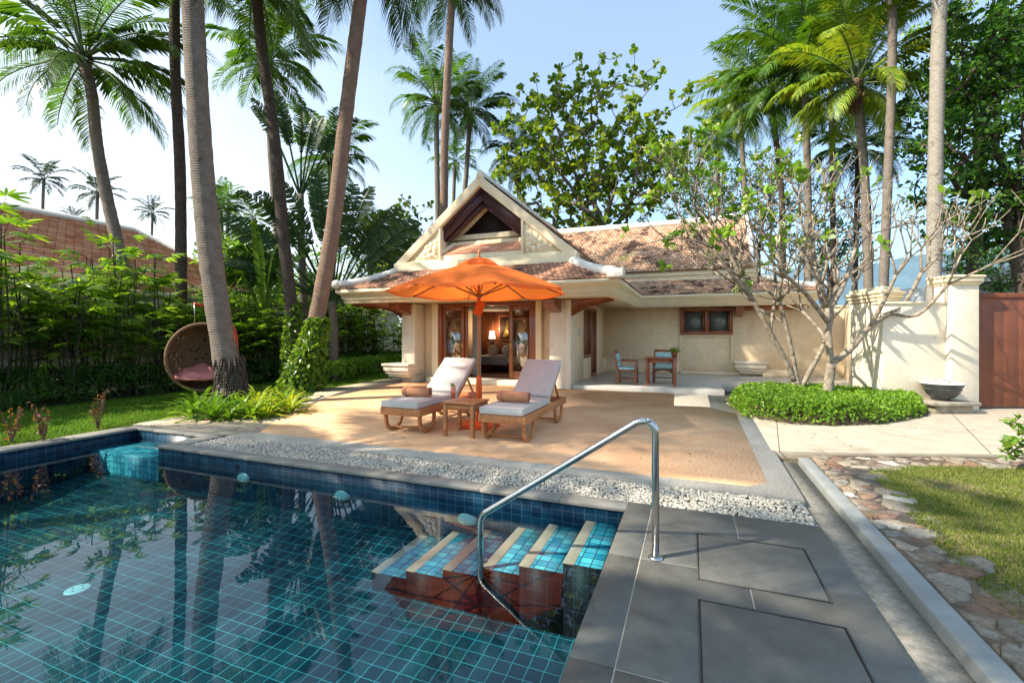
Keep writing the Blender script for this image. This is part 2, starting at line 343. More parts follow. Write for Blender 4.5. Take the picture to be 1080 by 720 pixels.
CANE=mat('cane_stem',(.045,.038,.02),.7,.3,10,.3)
# ---------------------------------------------------------------- vegetation generators
def nrm(a): return a/np.maximum(np.linalg.norm(a,axis=-1,keepdims=True),1e-9)
OBOV=[(0,0),(.3,.16),(.65,.36),(.88,.30),(1,0),(.88,-.30),(.65,-.36),(.3,-.16)]
OVAL=[(0,0),(.3,.24),(.7,.22),(1,0),(.7,-.22),(.3,-.24)]
DIAM=[(0,0),(.45,.22),(1,0),(.45,-.22)]
STRAP=[(0,.03),(.4,.09),(.8,.06),(1,0),(.8,-.06),(.4,-.09)]
def leaves(mb, P, D, N, L, shape=DIAM, fold=.12, wid=1.0):
    """vectorised leaves: P base, D direction, N normal, L length"""
    P=np.asarray(P);D=nrm(np.asarray(D));S=nrm(np.cross(D,N));N2=np.cross(S,D); L=np.asarray(L).reshape(-1,1); k=len(shape); n=len(P)
    V=np.zeros((n,k,3))
    for i,(t,w) in enumerate(shape): V[:,i]=P+D*L*t+S*L*w*wid+N2*L*(abs(w)*fold*2-.12*t*t)
    Fa=np.arange(n*k).reshape(n,k); return mb.addnp(V.reshape(-1,3),Fa)
def rdir(rg,n,up=0.0):
    d=rg.normal(size=(n,3)); d[:,2]+=up; return nrm(d)

def palm_crown(seed, n=24, L=4.5, lf=.8, droop=1.0, nl=52, wid=.032, up0=82, low=-35, petiole=.16):
    rg=np.random.default_rng(seed); mb=MB(); st=MB()
    for i in range(n):
        f=(i+.5)/n; az=i*2.39996+rg.uniform(-.2,.2)
        e0=R(up0+(low-up0)*f**1.15)+rg.uniform(-.12,.12); Lf=L*(.72+.28*math.sin(math.pi*min(1,f*1.1+.15)))*rg.uniform(.9,1.08)
        bend=R(45+50*math.sin(math.pi*f))*droop*rg.uniform(.8,1.2)
        K=16; s=np.linspace(0,1,K); ang=e0-bend*s**1.7; side=rg.uniform(-.25,.25)
        azs=az+side*s**2
        d=np.stack([np.cos(ang)*np.cos(azs),np.cos(ang)*np.sin(azs),np.sin(ang)],1)
        pts=np.concatenate([[[.1*math.cos(az),.1*math.sin(az),.05+.3*(1-f)]], np.zeros((K-1,3))])
        for j in range(1,K): pts[j]=pts[j-1]+d[j-1]*Lf/(K-1)
        st.tube([tuple(p) for p in pts[::2]],[.035*(1-.85*x)*L/4.5+.004 for x in s[::2]],4,False)
        for sg in (-1,1):
            m=int(nl*rg.uniform(.92,1)); t=np.linspace(petiole,.995,m)+rg.uniform(-.004,.004,m)
            t=np.clip(t,0,.999); x=t*(K-1); i0=np.minimum(x.astype(int),K-2); fr=(x-i0)[:,None]
            P=pts[i0]*(1-fr)+pts[i0+1]*fr; D=nrm(d[i0]*(1-fr)+d[i0+1]*fr)
            up=np.array([0,0,1.0]); S=nrm(np.cross(D,up))*sg
            N=np.cross(S,D)*sg; N=np.where(N[:,2:3]<0,-N,N)
            u=(t-petiole)/(1-petiole); ln=lf*(np.sin(math.pi*(.12+.80*u))**.7)*rg.uniform(.85,1.1,m)
            g=(.3+.75*f)*rg.uniform(.6,1.3,m)[:,None]
            D1=nrm(S*1.0+D*(.45+.5*u[:,None])+N*.25-up*g*.5); D2=nrm(D1-up*g*1.3)
            Wd=np.cross(D1,N); Wd=nrm(D*.8+Wd*.3-up*.15)
            w=wid*(ln/lf)[:,None]; l=ln[:,None]
            A=P-Wd*w*.4;B=P+Wd*w*.4;C=P+D1*l*.5-Wd*w;E=P+D1*l*.5+Wd*w;T=P+D1*l*.5+D2*l*.5
            keep=rg.uniform(size=m)>.06
            V=np.stack([A,B,E,T,C],1)[keep]; q=len(V); mb.addnp(V.reshape(-1,3),np.arange(q*5).reshape(q,5))
    return mb,st

_pc={}
def crown_meshes(key):
    if key not in _pc:
        kw=dict(near=dict(seed=3,n=31,L=4.5,lf=.98,nl=62,wid=.03),near2=dict(seed=8,n=29,L=4.5,droop=1.2,lf=.98,nl=62,wid=.03,low=-45),mid=dict(seed=5,n=28,L=3.6,nl=48,lf=.85),
                yel=dict(seed=13,n=30,L=3.6,nl=64,lf=.75,droop=.9,low=-45),
                far=dict(seed=6,n=20,L=3.8,nl=22,lf=.8,wid=.07,droop=.95))[key.split('|')[0]]
        mb,st=palm_crown(**kw); _pc[key]=(mb.mesh('frond_leaves',uv=False),st.mesh('frond_stalks',uv=False))
    return _pc[key]
def bez(px, sub=4):
    """smooth a polyline (Catmull-Rom)"""
    P=[Vector(p) for p in px]; out=[]
    for i in range(len(P)-1):
        p0=P[max(i-1,0)];p1=P[i];p2=P[i+1];p3=P[min(i+2,len(P)-1)]
        for j in range(sub):
            t=j/sub; out.append(.5*((2*p1)+(p2-p0)*t+(2*p0-5*p1+4*p2-p3)*t*t+(3*p1-p0-3*p2+p3)*t**3))
    return out+[P[-1]]
def palm(label, px, Y, r0, r1, crown='near', scale=1.0, bark=None, leaf=None, seed=0, group=None, cat='palm tree', flare=1.5, nuts=0, dead=0, tilt=0, dy=0, name='coconut_palm'):
    n=len(px)
    pts=[wp(x,y,Y+dy*i/(n-1)) for i,(x,y) in enumerate(px)]
    base=Vector((pts[0].x,pts[0].y,-.12)); pts=[base]+pts if pts[0].z>.15 else [base]+pts[1:]
    t=thing(name,label,cat,base,0,group)
    P=bez([p-base for p in pts],5); m=len(P)
    rad=[(r0+(r1-r0)*i/(m-1))*(1+(flare-1)*max(0,1-(P[i].z)/.7)**2) for i in range(m)]
    # ring wobble
    rr=random.Random(seed); Q=[];RR=[]
    for i in range(m-1):
        for j in range(3):
            Q.append(P[i].lerp(P[i+1],j/3)); RR.append((rad[i]*(1-j/3)+rad[i+1]*j/3)*(1+rr.uniform(-.035,.035)))
    Q.append(P[-1]);RR.append(rad[-1])
    obj('trunk',MB().tube(Q,RR,14),bark or T_PALM,t,smooth=True)
    lm,sm=crown_meshes(crown)
    c=bpy.data.objects.new('crown',None) if False else None
    lf=leaf or L_COCO
    key=(crown,lf.name)
    if key not in _pc:
        a=lm.copy(); a.materials.clear(); a.materials.append(lf); b=sm.copy(); b.materials.clear(); b.materials.append(STEMG); _pc[key]=(a,b)
    a,b=_pc[key]
    o=obj('crown',a,None,t,loc=P[-1],rz=seed*1.7); o.scale=(scale,)*3
    o2=obj('frond_stalk',b,None,o); 
    if tilt: o.rotation_euler=(tilt,tilt*.5,seed*1.7)
    g=MB(); rr=random.Random(seed+5)
    for k in range(10):
        an=rr.uniform(0,6.28); g.bar((.05*math.cos(an),.05*math.sin(an),-.35*scale),(.22*scale*math.cos(an),.22*scale*math.sin(an),.25*scale),.12*scale,.03)
    obj('crown_shaft',g,T_DARK if leaf is not L_YEL else T_PINK,t,loc=P[-1])
    if nuts:
        q=MB()
        for k in range(nuts):
            an=rr.uniform(0,6.28); q.ball((.3*math.cos(an),.3*math.sin(an),-.15-rr.uniform(0,.35)),.13,8)
        obj('coconut_bunch',q,mat('coconut_husk_%d'%seed,(.2,.17,.05),.6),t,smooth=True,loc=P[-1])
    if dead:
        q=MB()
        for k in range(dead):
            an=rr.uniform(0,6.28); ln=rr.uniform(.9,2.0); x,y=.2*math.cos(an),.2*math.sin(an)
            for j in range(22):
                dx,dy_=rr.uniform(-.14,.14),rr.uniform(-.14,.14); q.bar((x,y,-.1-.02*j),(x+dx,y+dy_,-.1-ln*rr.uniform(.5,1)),.02,.006)
        obj('dead_frond',q,L_DEAD,t,loc=P[-1])
    return t

def broadleaf(name,label,base,center,radii,ncl,leaf,lsize,per,seed,bark=None,shape=OBOV,r0=.22,limbs=7,group=None,cat='tree',split=.35,shell=.35,fold=.12,twig=.012,up=.6,clr=.35,wid=1.0,fork=None,keepz=None):
    """trunk -> limbs -> twigs connecting leaf clusters scattered through an ellipsoid"""
    rg=np.random.default_rng(seed); base=Vector(base)
    t=thing(name,label,cat,base,0,group); C=np.array(center)-np.array(base); Rr=np.array(radii)
    tr=MB(); forkp=np.array(fork)-np.array(base) if fork is not None else np.array([C[0]*.5,C[1]*.5,max(.4,(C[2]-Rr[2])*1.0+.15*Rr[2])])
    nodes=[np.zeros(3)];par=[-1]
    def chain(a,b,k,wob,i0):
        prev=i0
        for j in range(1,k+1):
            p=a+(b-a)*j/k+(rg.normal(size=3)*wob if j<k else 0); nodes.append(p); par.append(prev); prev=len(nodes)-1
        return prev
    f=chain(nodes[0],forkp,4,np.linalg.norm(forkp)*.015,0)
    for i in range(limbs):
        az=6.283*(i+rg.uniform(-.3,.3))/limbs; rr=rg.uniform(.3,.75); zz=rg.uniform(-.25,.7)
        tgt=C+Rr*np.array([rr*math.cos(az),rr*math.sin(az),zz]); chain(nodes[f],tgt,5,np.linalg.norm(tgt-forkp)*.035,f)
    # cluster points
    pts=[]
    lob=[(nrm(rg.normal(size=3))*rg.uniform(.4,.8),rg.uniform(.35,.6)) for _ in range(9)]
    while len(pts)<ncl:
        d=nrm(rg.normal(size=3)); r=rg.uniform(shell,1)**.5
        p=d*r
        if not any(np.linalg.norm(p-l[0])<l[1] for l in lob): 
            if rg.uniform()>.35: continue
        p=C+p*Rr
        if p[2]<.25: continue
        pts.append(p)
    pts.sort(key=lambda p:np.linalg.norm(p-forkp))
    ends=[]
    for p in pts:
        A=np.array(nodes); d=np.linalg.norm(A-p,axis=1)+np.maximum(0,A[:,2]-p[2])*1.2; d[:max(1,f)]+=50; i=int(np.argmin(d))
        mid=(nodes[i]+p)/2+rg.normal(size=3)*.08*np.linalg.norm(nodes[i]-p); mid[2]-=.03
        nodes.append(mid);par.append(i);nodes.append(p);par.append(len(nodes)-2);ends.append(len(nodes)-1)
    w=np.zeros(len(nodes)); 
    for i in ends: w[i]=1
    for i in range(len(nodes)-1,0,-1): w[par[i]]+=w[i]
    wm=w[0]; rad=np.maximum(twig,r0*(w/wm)**.5)
    for i in range(1,len(nodes)):
        k=7 if rad[i]>.06 else (5 if rad[i]>.025 else 3)
        tr.tube([tuple(nodes[par[i]]),tuple(nodes[i])],[min(rad[par[i]],rad[i]*1.35),rad[i]],k,False)
    obj('trunk',tr,bark or T_DARK,t,smooth=True)
    E=np.array([nodes[i] for i in ends]); n=len(E)*per
    Pc=np.repeat(E,per,axis=0); D=rdir(rg,n,up*.5); out=nrm(Pc-C+1e-6); D=nrm(D+out*.35)
    P=Pc+rdir(rg,n)*rg.uniform(0,clr,n)[:,None]*np.array([1,1,.7]); N=rdir(rg,n,1.6); Ls=lsize*rg.uniform(.6,1.15,n)
    lb=MB(); leaves(lb,P,D,N,Ls,shape,fold,wid)
    obj('crown',lb,leaf,t,uv=False)
    return t
def leafmass(mb,rg,n,sampler,L,shape=DIAM,up=.5,outw=None,wid=1.0):
    P=sampler(n); D=rdir(rg,n,up); N=rdir(rg,n,1.2); leaves(mb,P,D,N,L*rg.uniform(.6,1.2,n),shape,.12,wid); return mb
def banana_leaf(mb,rg,base,d0,side,L,W,petiole,bend,segs=26,tear=.5):
    """torn paddle leaf: petiole then blade built of strips"""
    K=24; P=[np.array(base,float)]; d=nrm(np.array(d0,float)); D=[]
    tot=petiole+L
    for j in range(K):
        s=j/K; dd=nrm(d+np.array([0,0,-1.0])*bend*max(0,s-.25)**2+np.array(side)*0); D.append(dd); P.append(P[-1]+dd*tot/K)
    P=np.array(P); mb.tube([tuple(p) for p in P[::3]],[.035*(1-.8*i/(len(P[::3])-1))+.004 for i in range(len(P[::3]))],5,False)
    side=nrm(np.array(side,float)); V=[];Fc=[]
    for sg in (-1,1):
        off=0
        for q in range(segs):
            u0=q/segs;u1=(q+1-(.45 if rg.uniform()<.2 else .02))/segs
            def pt(u):
                x=(petiole+u*L)/tot*K; i=min(int(x),K-1); return P[i]+(P[i+1]-P[i])*(x-i),D[i]
            w=W*.5*(math.sin(math.pi*(.06+.92*u0))**.55)*rg.uniform(.85,1.05)
            p0,dd=pt(u0);p1,_=pt(u1); nn=np.cross(side,dd)
            dr=rg.uniform(.05,.35) if rg.uniform()<tear else .1
            lean=dd*w*.45
            o=side*sg*w+np.array([0,0,-1])*w*dr+lean
            o2=side*sg*w*.97+np.array([0,0,-1])*w*(dr+rg.uniform(-.05,.1))+lean
            m0=p0+o*.5+nn*.03*1;m1=p1+o2*.5+nn*.03
            k=len(V); V+= [p0,p1,m1,m0,p1+o2,p0+o]; Fc+=[(k,k+1,k+2,k+3),(k+3,k+2,k+4,k+5)]
    mb.add(np.array(V),Fc)
def traveller(label,px,Y,nleaf,Lp,Lb,Wb,seed,spread=75,plane=0.0):
    rg=np.random.default_rng(seed); pts=[wp(x,y,Y) for x,y in px]; base=Vector((pts[0].x,pts[0].y,-.12))
    t=thing('travellers_palm',label,'palm tree',base); P=bez([base-base]+[p-base for p in pts[1:]],4)
    obj('trunk',MB().tube(P,[.16-.05*i/len(P) for i in range(len(P))],10),T_PALM,t,smooth=True)
    c=np.array(P[-1]); mb=MB(); pl=np.array([math.cos(plane),math.sin(plane),0])
    for i in range(nleaf):
        a=R(-spread+2*spread*(i+.5)/nleaf)+rg.uniform(-.05,.05)
        d=pl*math.sin(a)+np.array([0,0,1])*math.cos(a)+np.array([-pl[1],pl[0],0])*rg.uniform(-.12,.12)
        sd=np.cross(d,[-pl[1],pl[0],0]); sd=nrm(sd*rg.uniform(.5,1)+np.array([-pl[1],pl[0],0])*rg.uniform(-.9,.9))
        l=rg.uniform(.85,1.1); banana_leaf(mb,rg,c+pl*math.sin(a)*.15,d,sd,Lb*l,Wb,Lp*l,.9+.9*abs(math.sin(a)))
    obj('crown',mb,L_TRAV,t,uv=False); return t

def rhapis_mesh(seed,h=3.4,canes=9,spread=.6,bottom=.25):
    canes=int(canes*1.5)
    rg=np.random.default_rng(seed); lb=MB(); cb=MB()
    for c in range(canes):
        x,y=rg.uniform(-spread,spread,2); hh=h*rg.uniform(.55,1.0); lean=rg.uniform(-.25,.25,2)
        top=np.array([x+lean[0],y+lean[1],hh]); b=np.array([x,y,0.])
        cb.tube([tuple(b),tuple((b+top)/2+np.array([.04,.02,0])),tuple(top)],[.016,.014,.011],5,False)
        nf=int(rg.integers(7,11))
        for k in range(nf):
            z=1-(k/nf)**1.2*(.42 if c%4 else .85); p=b+(top-b)*max(z,bottom/hh); az=k*2.4+rg.uniform(-.4,.4); e=rg.uniform(-.1,.9)
            d=np.array([math.cos(az)*math.cos(e),math.sin(az)*math.cos(e),math.sin(e)]); pl=rg.uniform(.2,.45); q=p+d*pl
            cb.tube([tuple(p),tuple(q)],[.006,.004],3,False)
            m=8; fa=np.linspace(-1.35,1.35,m); S=np.cross(d,[0,0,1.]); S=S/np.linalg.norm(S); N=np.cross(S,d)
            D=d[None,:]*np.cos(fa)[:,None]+S[None,:]*np.sin(fa)[:,None]-np.array([0,0,.35])
            leaves(lb,np.repeat(q[None],m,0),D,np.repeat(N[None],m,0),rg.uniform(.24,.36,m),STRAP,.15,1.0)
    return lb.mesh('fan_leaves',uv=False),cb.mesh('canes',uv=False)
def fern_mesh(seed,n=22,L=.55,w=.075):
    rg=np.random.default_rng(seed); mb=MB()
    for i in range(n):
        az=i*2.4+rg.uniform(-.3,.3); f=i/n; e=R(80-62*f)+rg.uniform(-.1,.1); l=L*rg.uniform(.7,1.1); K=5; p=np.zeros(3);pts=[p];wd=[]
        for j in range(K):
            ee=e-1.25*(j/K)**1.4; p=p+np.array([math.cos(az)*math.cos(ee),math.sin(az)*math.cos(ee),math.sin(ee)])*l/K; pts.append(p)
        S=np.array([-math.sin(az),math.cos(az),0]); V=[];Fc=[]
        for j,q in enumerate(pts):
            ww=w*.5*math.sin(math.pi*(.12+.86*j/K))**.6*(1 if j<K else .1)*(1+.15*(-1)**j)
            V+=[q-S*ww+np.array([0,0,.012]),q,q+S*ww+np.array([0,0,.012])]
        for j in range(K): Fc+=[(3*j,3*j+1,3*j+4,3*j+3),(3*j+1,3*j+2,3*j+5,3*j+4)]
        mb.add(np.array(V),Fc)
    return mb.mesh('fern_fronds',uv=False)
def inpoly(P,poly):
    x,y=P[:,0],P[:,1]; r=np.zeros(len(P),bool); n=len(poly)
    for i in range(n):
        x0,y0=poly[i][:2];x1,y1=poly[(i+1)%n][:2]
        c=((y0>y)!=(y1>y))&(x<(x1-x0)*(y-y0)/((y1-y0) if y1!=y0 else 1e-9)+x0); r^=c
    return r
def polysample(rg,poly,n):
    xs=[p[0] for p in poly];ys=[p[1] for p in poly]; out=np.zeros((0,2))
    while len(out)<n:
        P=np.stack([rg.uniform(min(xs),max(xs),n),rg.uniform(min(ys),max(ys),n)],1); out=np.concatenate([out,P[inpoly(P,poly)]])
    return out[:n]
def grass(name,label,poly,n,z,h,mat_,seed,w=.006,patch=None,dens=None):
    rg=np.random.default_rng(seed); P=polysample(rg,poly,n)
    if dens is not None: P=P[rg.uniform(size=len(P))<dens(P)]
    n=len(P)
    az=rg.uniform(0,6.283,n); ln=rg.uniform(.1,.75,n)
    hh=h*rg.uniform(.5,1.2,n); d=np.stack([np.cos(az)*ln,np.sin(az)*ln,np.ones(n)],1)*hh[:,None]
    s=np.stack([-np.sin(az),np.cos(az),np.zeros(n)],1)*w; B=np.concatenate([P,np.full((n,1),z)],1)
    V=np.stack([B-s,B+s,B+d*.6+s*.7+[0,0,0],B+d*[1.15,1.15,.95]],1)
    mb=MB(); mb.addnp(V.reshape(-1,3),np.arange(n*4).reshape(n,4))
    o=obj(name,mb,mat_,uv=False); return tag(o,label,'grass',kind='stuff')
# ---------------------------------------------------------------- world, camera, sun
SUN_DIR = Vector((-1.0,-.32,.95)).normalized()      # towards the sun
w=bpy.data.worlds.new('World'); sc.world=w; w.use_nodes=True
t=w.node_tree; bg=t.nodes['Background']
sk=t.nodes.new('ShaderNodeTexSky'); sk.sky_type='NISHITA'; sk.sun_disc=False
sk.sun_elevation=math.asin(SUN_DIR.z); sk.sun_rotation=math.atan2(SUN_DIR.x,SUN_DIR.y)
sk.air_density=1.0; sk.dust_density=2.2; sk.ozone_density=1.6
# thin cirrus veil, whiter towards the sun and the horizon
tc=t.nodes.new('ShaderNodeTexCoord'); mp=t.nodes.new('ShaderNodeMapping'); mp.inputs['Scale'].default_value=(1.2,1.2,4.5); mp.inputs['Rotation'].default_value=(.3,.5,.6)
no=t.nodes.new('ShaderNodeTexNoise'); no.inputs['Scale'].default_value=1.6; no.inputs['Detail'].default_value=7; no.inputs['Roughness'].default_value=.55
t.links.new(tc.outputs['Generated'],mp.inputs[0]); t.links.new(mp.outputs[0],no.inputs['Vector'])
dt=t.nodes.new('ShaderNodeVectorMath'); dt.operation='DOT_PRODUCT'; dt.inputs[1].default_value=(-.62,.1,-.75); t.links.new(tc.outputs['Generated'],dt.inputs[0])
ad=t.nodes.new('ShaderNodeMath'); ad.operation='MULTIPLY_ADD'; ad.inputs[1].default_value=.45; t.links.new(no.outputs[0],ad.inputs[0]); t.links.new(dt.outputs['Value'],ad.inputs[2])
cf=ramp(t,ad.outputs[0],[(.0,(.22,.22,.22)),(.25,(.45,.45,.45)),(.7,(.95,.95,.95))])
sk2=mixc(t,1.0,sk.outputs[0],(.74,1.0,1.10),'MULTIPLY'); cl=mixc(t,cf,sk2,(4.9,5.15,5.25)); t.links.new(cl,bg.inputs[0]); bg.inputs[1].default_value=.14
sl=bpy.data.lights.new('sun','SUN'); sl.energy=4.4; sl.angle=R(.53); sl.color=(1,.90,.74)
so=bpy.data.objects.new('sun',sl); COL.objects.link(so); so.rotation_euler=SUN_DIR.to_track_quat('Z','Y').to_euler(); so.location=(-20,0,30)
cd=bpy.data.cameras.new('camera'); cam=bpy.data.objects.new('camera',cd); COL.objects.link(cam); sc.camera=cam
cam.location=(0,0,H); cam.rotation_euler=(R(90),0,0); cd.sensor_width=36; cd.lens=36*F/1080; cd.shift_y=-7/1080; cd.clip_end=5000; cd.clip_start=.05
vs=sc.view_settings; vs.view_transform='Standard'; vs.look='None'; vs.gamma=1; vs.exposure=1.08; vs.use_curve_mapping=False
sc.render.engine='CYCLES'; cy=sc.cycles; cy.use_denoising=True; cy.max_bounces=10; cy.diffuse_bounces=4; cy.transparent_max_bounces=16; cy.sample_clamp_indirect=6
cy.caustics_reflective=False; cy.caustics_refractive=False
RZ=-TH
# ---------------------------------------------------------------- ground
g=MB(); A=[-600,-8.6,-6.6,-.35,900]; B=[-300,-2.7,4.2,4.85,1500]
for i in range(4):
    for j in range(4):
        if (i,j) in ((1,1),(2,1),(1,2)): continue
        x0,x1,y0,y1=A[i],A[i+1],B[j],B[j+1]
        g.add([(x0,y0,-.12),(x1,y0,-.12),(x1,y1,-.12),(x0,y1,-.12)],[(0,1,2,3)])
GRD=mat('garden_earth',(.075,.075,.035),.95,.3,1.5,.5,12,col2=(.10,.085,.05),bdist=.03)
struct('ground',g,GRD,rz=RZ)
def px(poly,z=0): return [gp(x,y,z) if y>HY else None for x,y in poly]
def pp(name,poly,z0,z1,m,kind='structure',bevel=0): return obj(name,MB().prism([(p[0],p[1]) for p in poly],z0,z1),m,kind=kind,bevel=bevel)
# distant sea-side hill
def ridge(name,pts,Y,m,dy=200):
    V=[];n=len(pts)
    for x,y in pts:
        p=wp(x,y,Y); V+=[(p.x,Y-dy*.6,-.2),(p.x,Y,p.z),(p.x,Y+dy,-.2)]
    Fc=[];
    for i in range(n-1):
        for k in (0,1): Fc.append((3*i+k,3*i+3+k,3*i+4+k,3*i+1+k))
    return obj(name,MB().add(V,Fc),m,kind='structure',smooth=True)
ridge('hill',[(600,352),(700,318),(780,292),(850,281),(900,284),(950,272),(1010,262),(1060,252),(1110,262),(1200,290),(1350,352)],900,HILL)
# ---------------------------------------------------------------- paving
AG=[ab(-6.4,4.87),ab(.955,4.87),ab(1.0,7),gp(789,433),gp(775,428),ab(1.0,10.9),ab(1.0,12.6),ab(-8.8,12.6),ab(-8.8,4.9)]
pp('patio_border',AG,-.12,-.004,AGG)
pp('patio',[gp(*q) for q in [(274,455.5),(292,443),(318,432),(345,419),(430,402.5),(600,409),(700,413),(715.6,417),(714.5,427),(745,429),(776,436),(782,448),(809,508.4),(788,512)]],-.12,.001,PATIO)
pp('stepping_slab',[ab(-.36,10.35),ab(.36,10.45),ab(.36,12.5),ab(-.42,12.5)],-.1,.008,CONC,bevel=.01)
sp=[(150,449),(190,441),(290,444),(322,425),(335,411),(385,403),(428,396),(430,402.5),(345,419),(318,432),(292,443),(274,455.5),(262,456.5)]
pp('garden_path',[gp(*q) for q in sp]+[ab(-6.5,4.9),ab(-8.4,4.9)],-.12,-.001,SAND)
pth=[(789,433),(813,474.3),(850,475.5),(900,476.7),(980,477.6),(1060,478.2),(1500,483),(1500,425),(1034,430),(900,418),(790,414),(765,425)]
pp('path',[gp(*q) for q in pth],-.12,-.002,PATH,bevel=.01)
# crack and joint lines in the path are thin dark grooves
g=MB()
for a_,b_ in (((818,433),(822,476)),((1000,432),(1045,478))): g.bar(gp(*a_)+Vector((0,0,-.001)),gp(*b_)+Vector((0,0,-.001)),.008,.006)
obj('path_joint',g,SOIL,kind='structure')
pp('planting_bed',[gp(*q) for q in [(764,420),(780,437),(830,446),(880,449),(930,447),(978,438.5),(985,428),(960,424),(860,413)]],-.1,.012,SOIL)
# terrace of the villa
pp('terrace',[ab(-3.2,12.5),ab(.75,12.5),ab(.75,14.2),ab(5.5,14.2),ab(5.5,17.9),ab(-3.2,17.9)],-.1,.11,TERR,bevel=.008)
# ---------------------------------------------------------------- pool
pool=thing('swimming_pool','L shaped swimming pool lined with dark teal and blue square tiles, grey coping','swimming pool',ab(-4.5,1,-.75),RZ)
def pc(name,mb,m,**k):
    o=obj(name,mb,m,pool,loc=(4.5,-1,.75),**k); return o
PFZ=lambda b: float(np.interp(b,[-3,0,2.5,3.3,4.08,4.75],[-.80,-.78,-.74,-.69,-.53,-.45]))
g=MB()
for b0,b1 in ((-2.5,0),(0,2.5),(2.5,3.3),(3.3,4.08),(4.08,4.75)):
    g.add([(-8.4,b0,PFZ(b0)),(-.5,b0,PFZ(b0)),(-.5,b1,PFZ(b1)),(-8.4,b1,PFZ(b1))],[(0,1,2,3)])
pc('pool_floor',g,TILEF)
g=MB(); zb,zt=-1.1,-.03
g.box(-.54,-2.5,zb,-.34,4.08,zt).box(-6.75,4.08,zb,-.34,4.26,zt).box(-6.75,4.26,zb,-6.55,4.73,zt).box(-8.55,4.73,zb,-6.55,4.91,zt).box(-8.55,-2.5,zb,-8.35,4.73,zt).box(-8.55,-2.7,zb,-.34,-2.5,zt)
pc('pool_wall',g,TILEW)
g=MB().box(-8.35,4.12,-.95,-6.75,4.73,-.21)
pc('bench_step',g,TILES)
# steps down from the right wall
nos=[-.54,-.877,-1.22,-1.53,-1.88,-2.23,-2.58]
for k in range(6):
    z=-.165-.075*k if k else -.158
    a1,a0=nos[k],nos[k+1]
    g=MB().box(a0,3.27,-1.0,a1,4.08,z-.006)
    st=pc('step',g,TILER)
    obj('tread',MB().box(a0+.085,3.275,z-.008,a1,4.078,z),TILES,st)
    obj('nosing',MB().box(a0-.004,3.268,z-.012,a0+.085,4.079,z+.002),NOSE,st,bevel=.004)
def slabrow(mb,a0,a1,b0,b1,step,along='b',z0=-.035,z1=0,gap=.003,rr=random.Random(2)):
    c0,c1=(b0,b1) if along=='b' else (a0,a1); n=max(1,round((c1-c0)/step)); e=[c0+(c1-c0)*i/n for i in range(n+1)]
    for i in range(n):
        d=rr.uniform(-.0006,.0006)
        if along=='b': mb.box(a0+gap/2,e[i]+gap/2,z0,a1-gap/2,e[i+1]-gap/2,z1+d)
        else: mb.box(e[i]+gap/2,b0+gap/2,z0,e[i+1]-gap/2,b1-gap/2,z1+d)
g=MB()
slabrow(g,-6.75,-.325,4.065,4.25,.8,'a'); slabrow(g,-6.765,-6.5,4.25,4.9,.65); slabrow(g,-8.65,-6.5,4.715,4.9,.7,'a'); slabrow(g,-8.65,-8.335,-2.8,4.715,.8)
slabrow(g,-8.335,-.325,-2.9,-2.485,.8,'a')
pc('coping',g,COPING,bevel=.003,seg=1)
for label,pxy,z,wall in (('round white pool light under the water left on the far pool wall, nearest the notch',(256,504),-.27,4.06),('round white pool light in the middle of the far pool wall',(360,523),-.27,4.06),('round white pool light on the far pool wall beside the lowest pool step',(492,548),-.27,4.06)):
    r=(pxy[0]-540)/F; a=wall*(CT*r-ST)/(CT+ST*r); Y=-ST*a+CT*wall; zz=H-(pxy[1]-HY)*Y/F
    t_=thing('pool_light',label,'pool light',ab(a,wall,zz),RZ,'underwater lights along the far pool wall'); t_.scale=(1.15,1,.62)
    obj('lens',MB().lathe([(.001,-.018),(.05,-.018),(.075,-.01),(.085,.002),(.085,.03)],k=24,ax='y'),PLFX,t_,smooth=False)
    obj('rim',MB().lathe([(.084,.0),(.098,.0),(.1,.006),(.1,.03)],k=24,ax='y'),STEEL,t_)
p=gp(82,629,-.80); t_=thing('drain_cover','small round white drain cover on the pool floor','drain cover',(p[0],p[1],PFZ(toab(p)[1])+.004))
obj('cover_plate',MB().lathe([(.0,.014),(.07,.014),(.09,.008),(.095,0)][::-1],k=24),PLFX,t_)
for k in range(4): obj('screw',MB().lathe([(.008,.0145),(.008,.0165)],(.045*math.cos(k*1.57),.045*math.sin(k*1.57),0),6),DARKM,t_)
wt=MB(); wt.add([(-8.35,-2.5,-.15),(-.54,-2.5,-.15),(-.54,4.08,-.15),(-6.75,4.08,-.15),(-6.75,4.73,-.15),(-8.35,4.73,-.15)],[(0,1,2,3,4,5)])
struct('water',wt,WATER,rz=RZ)
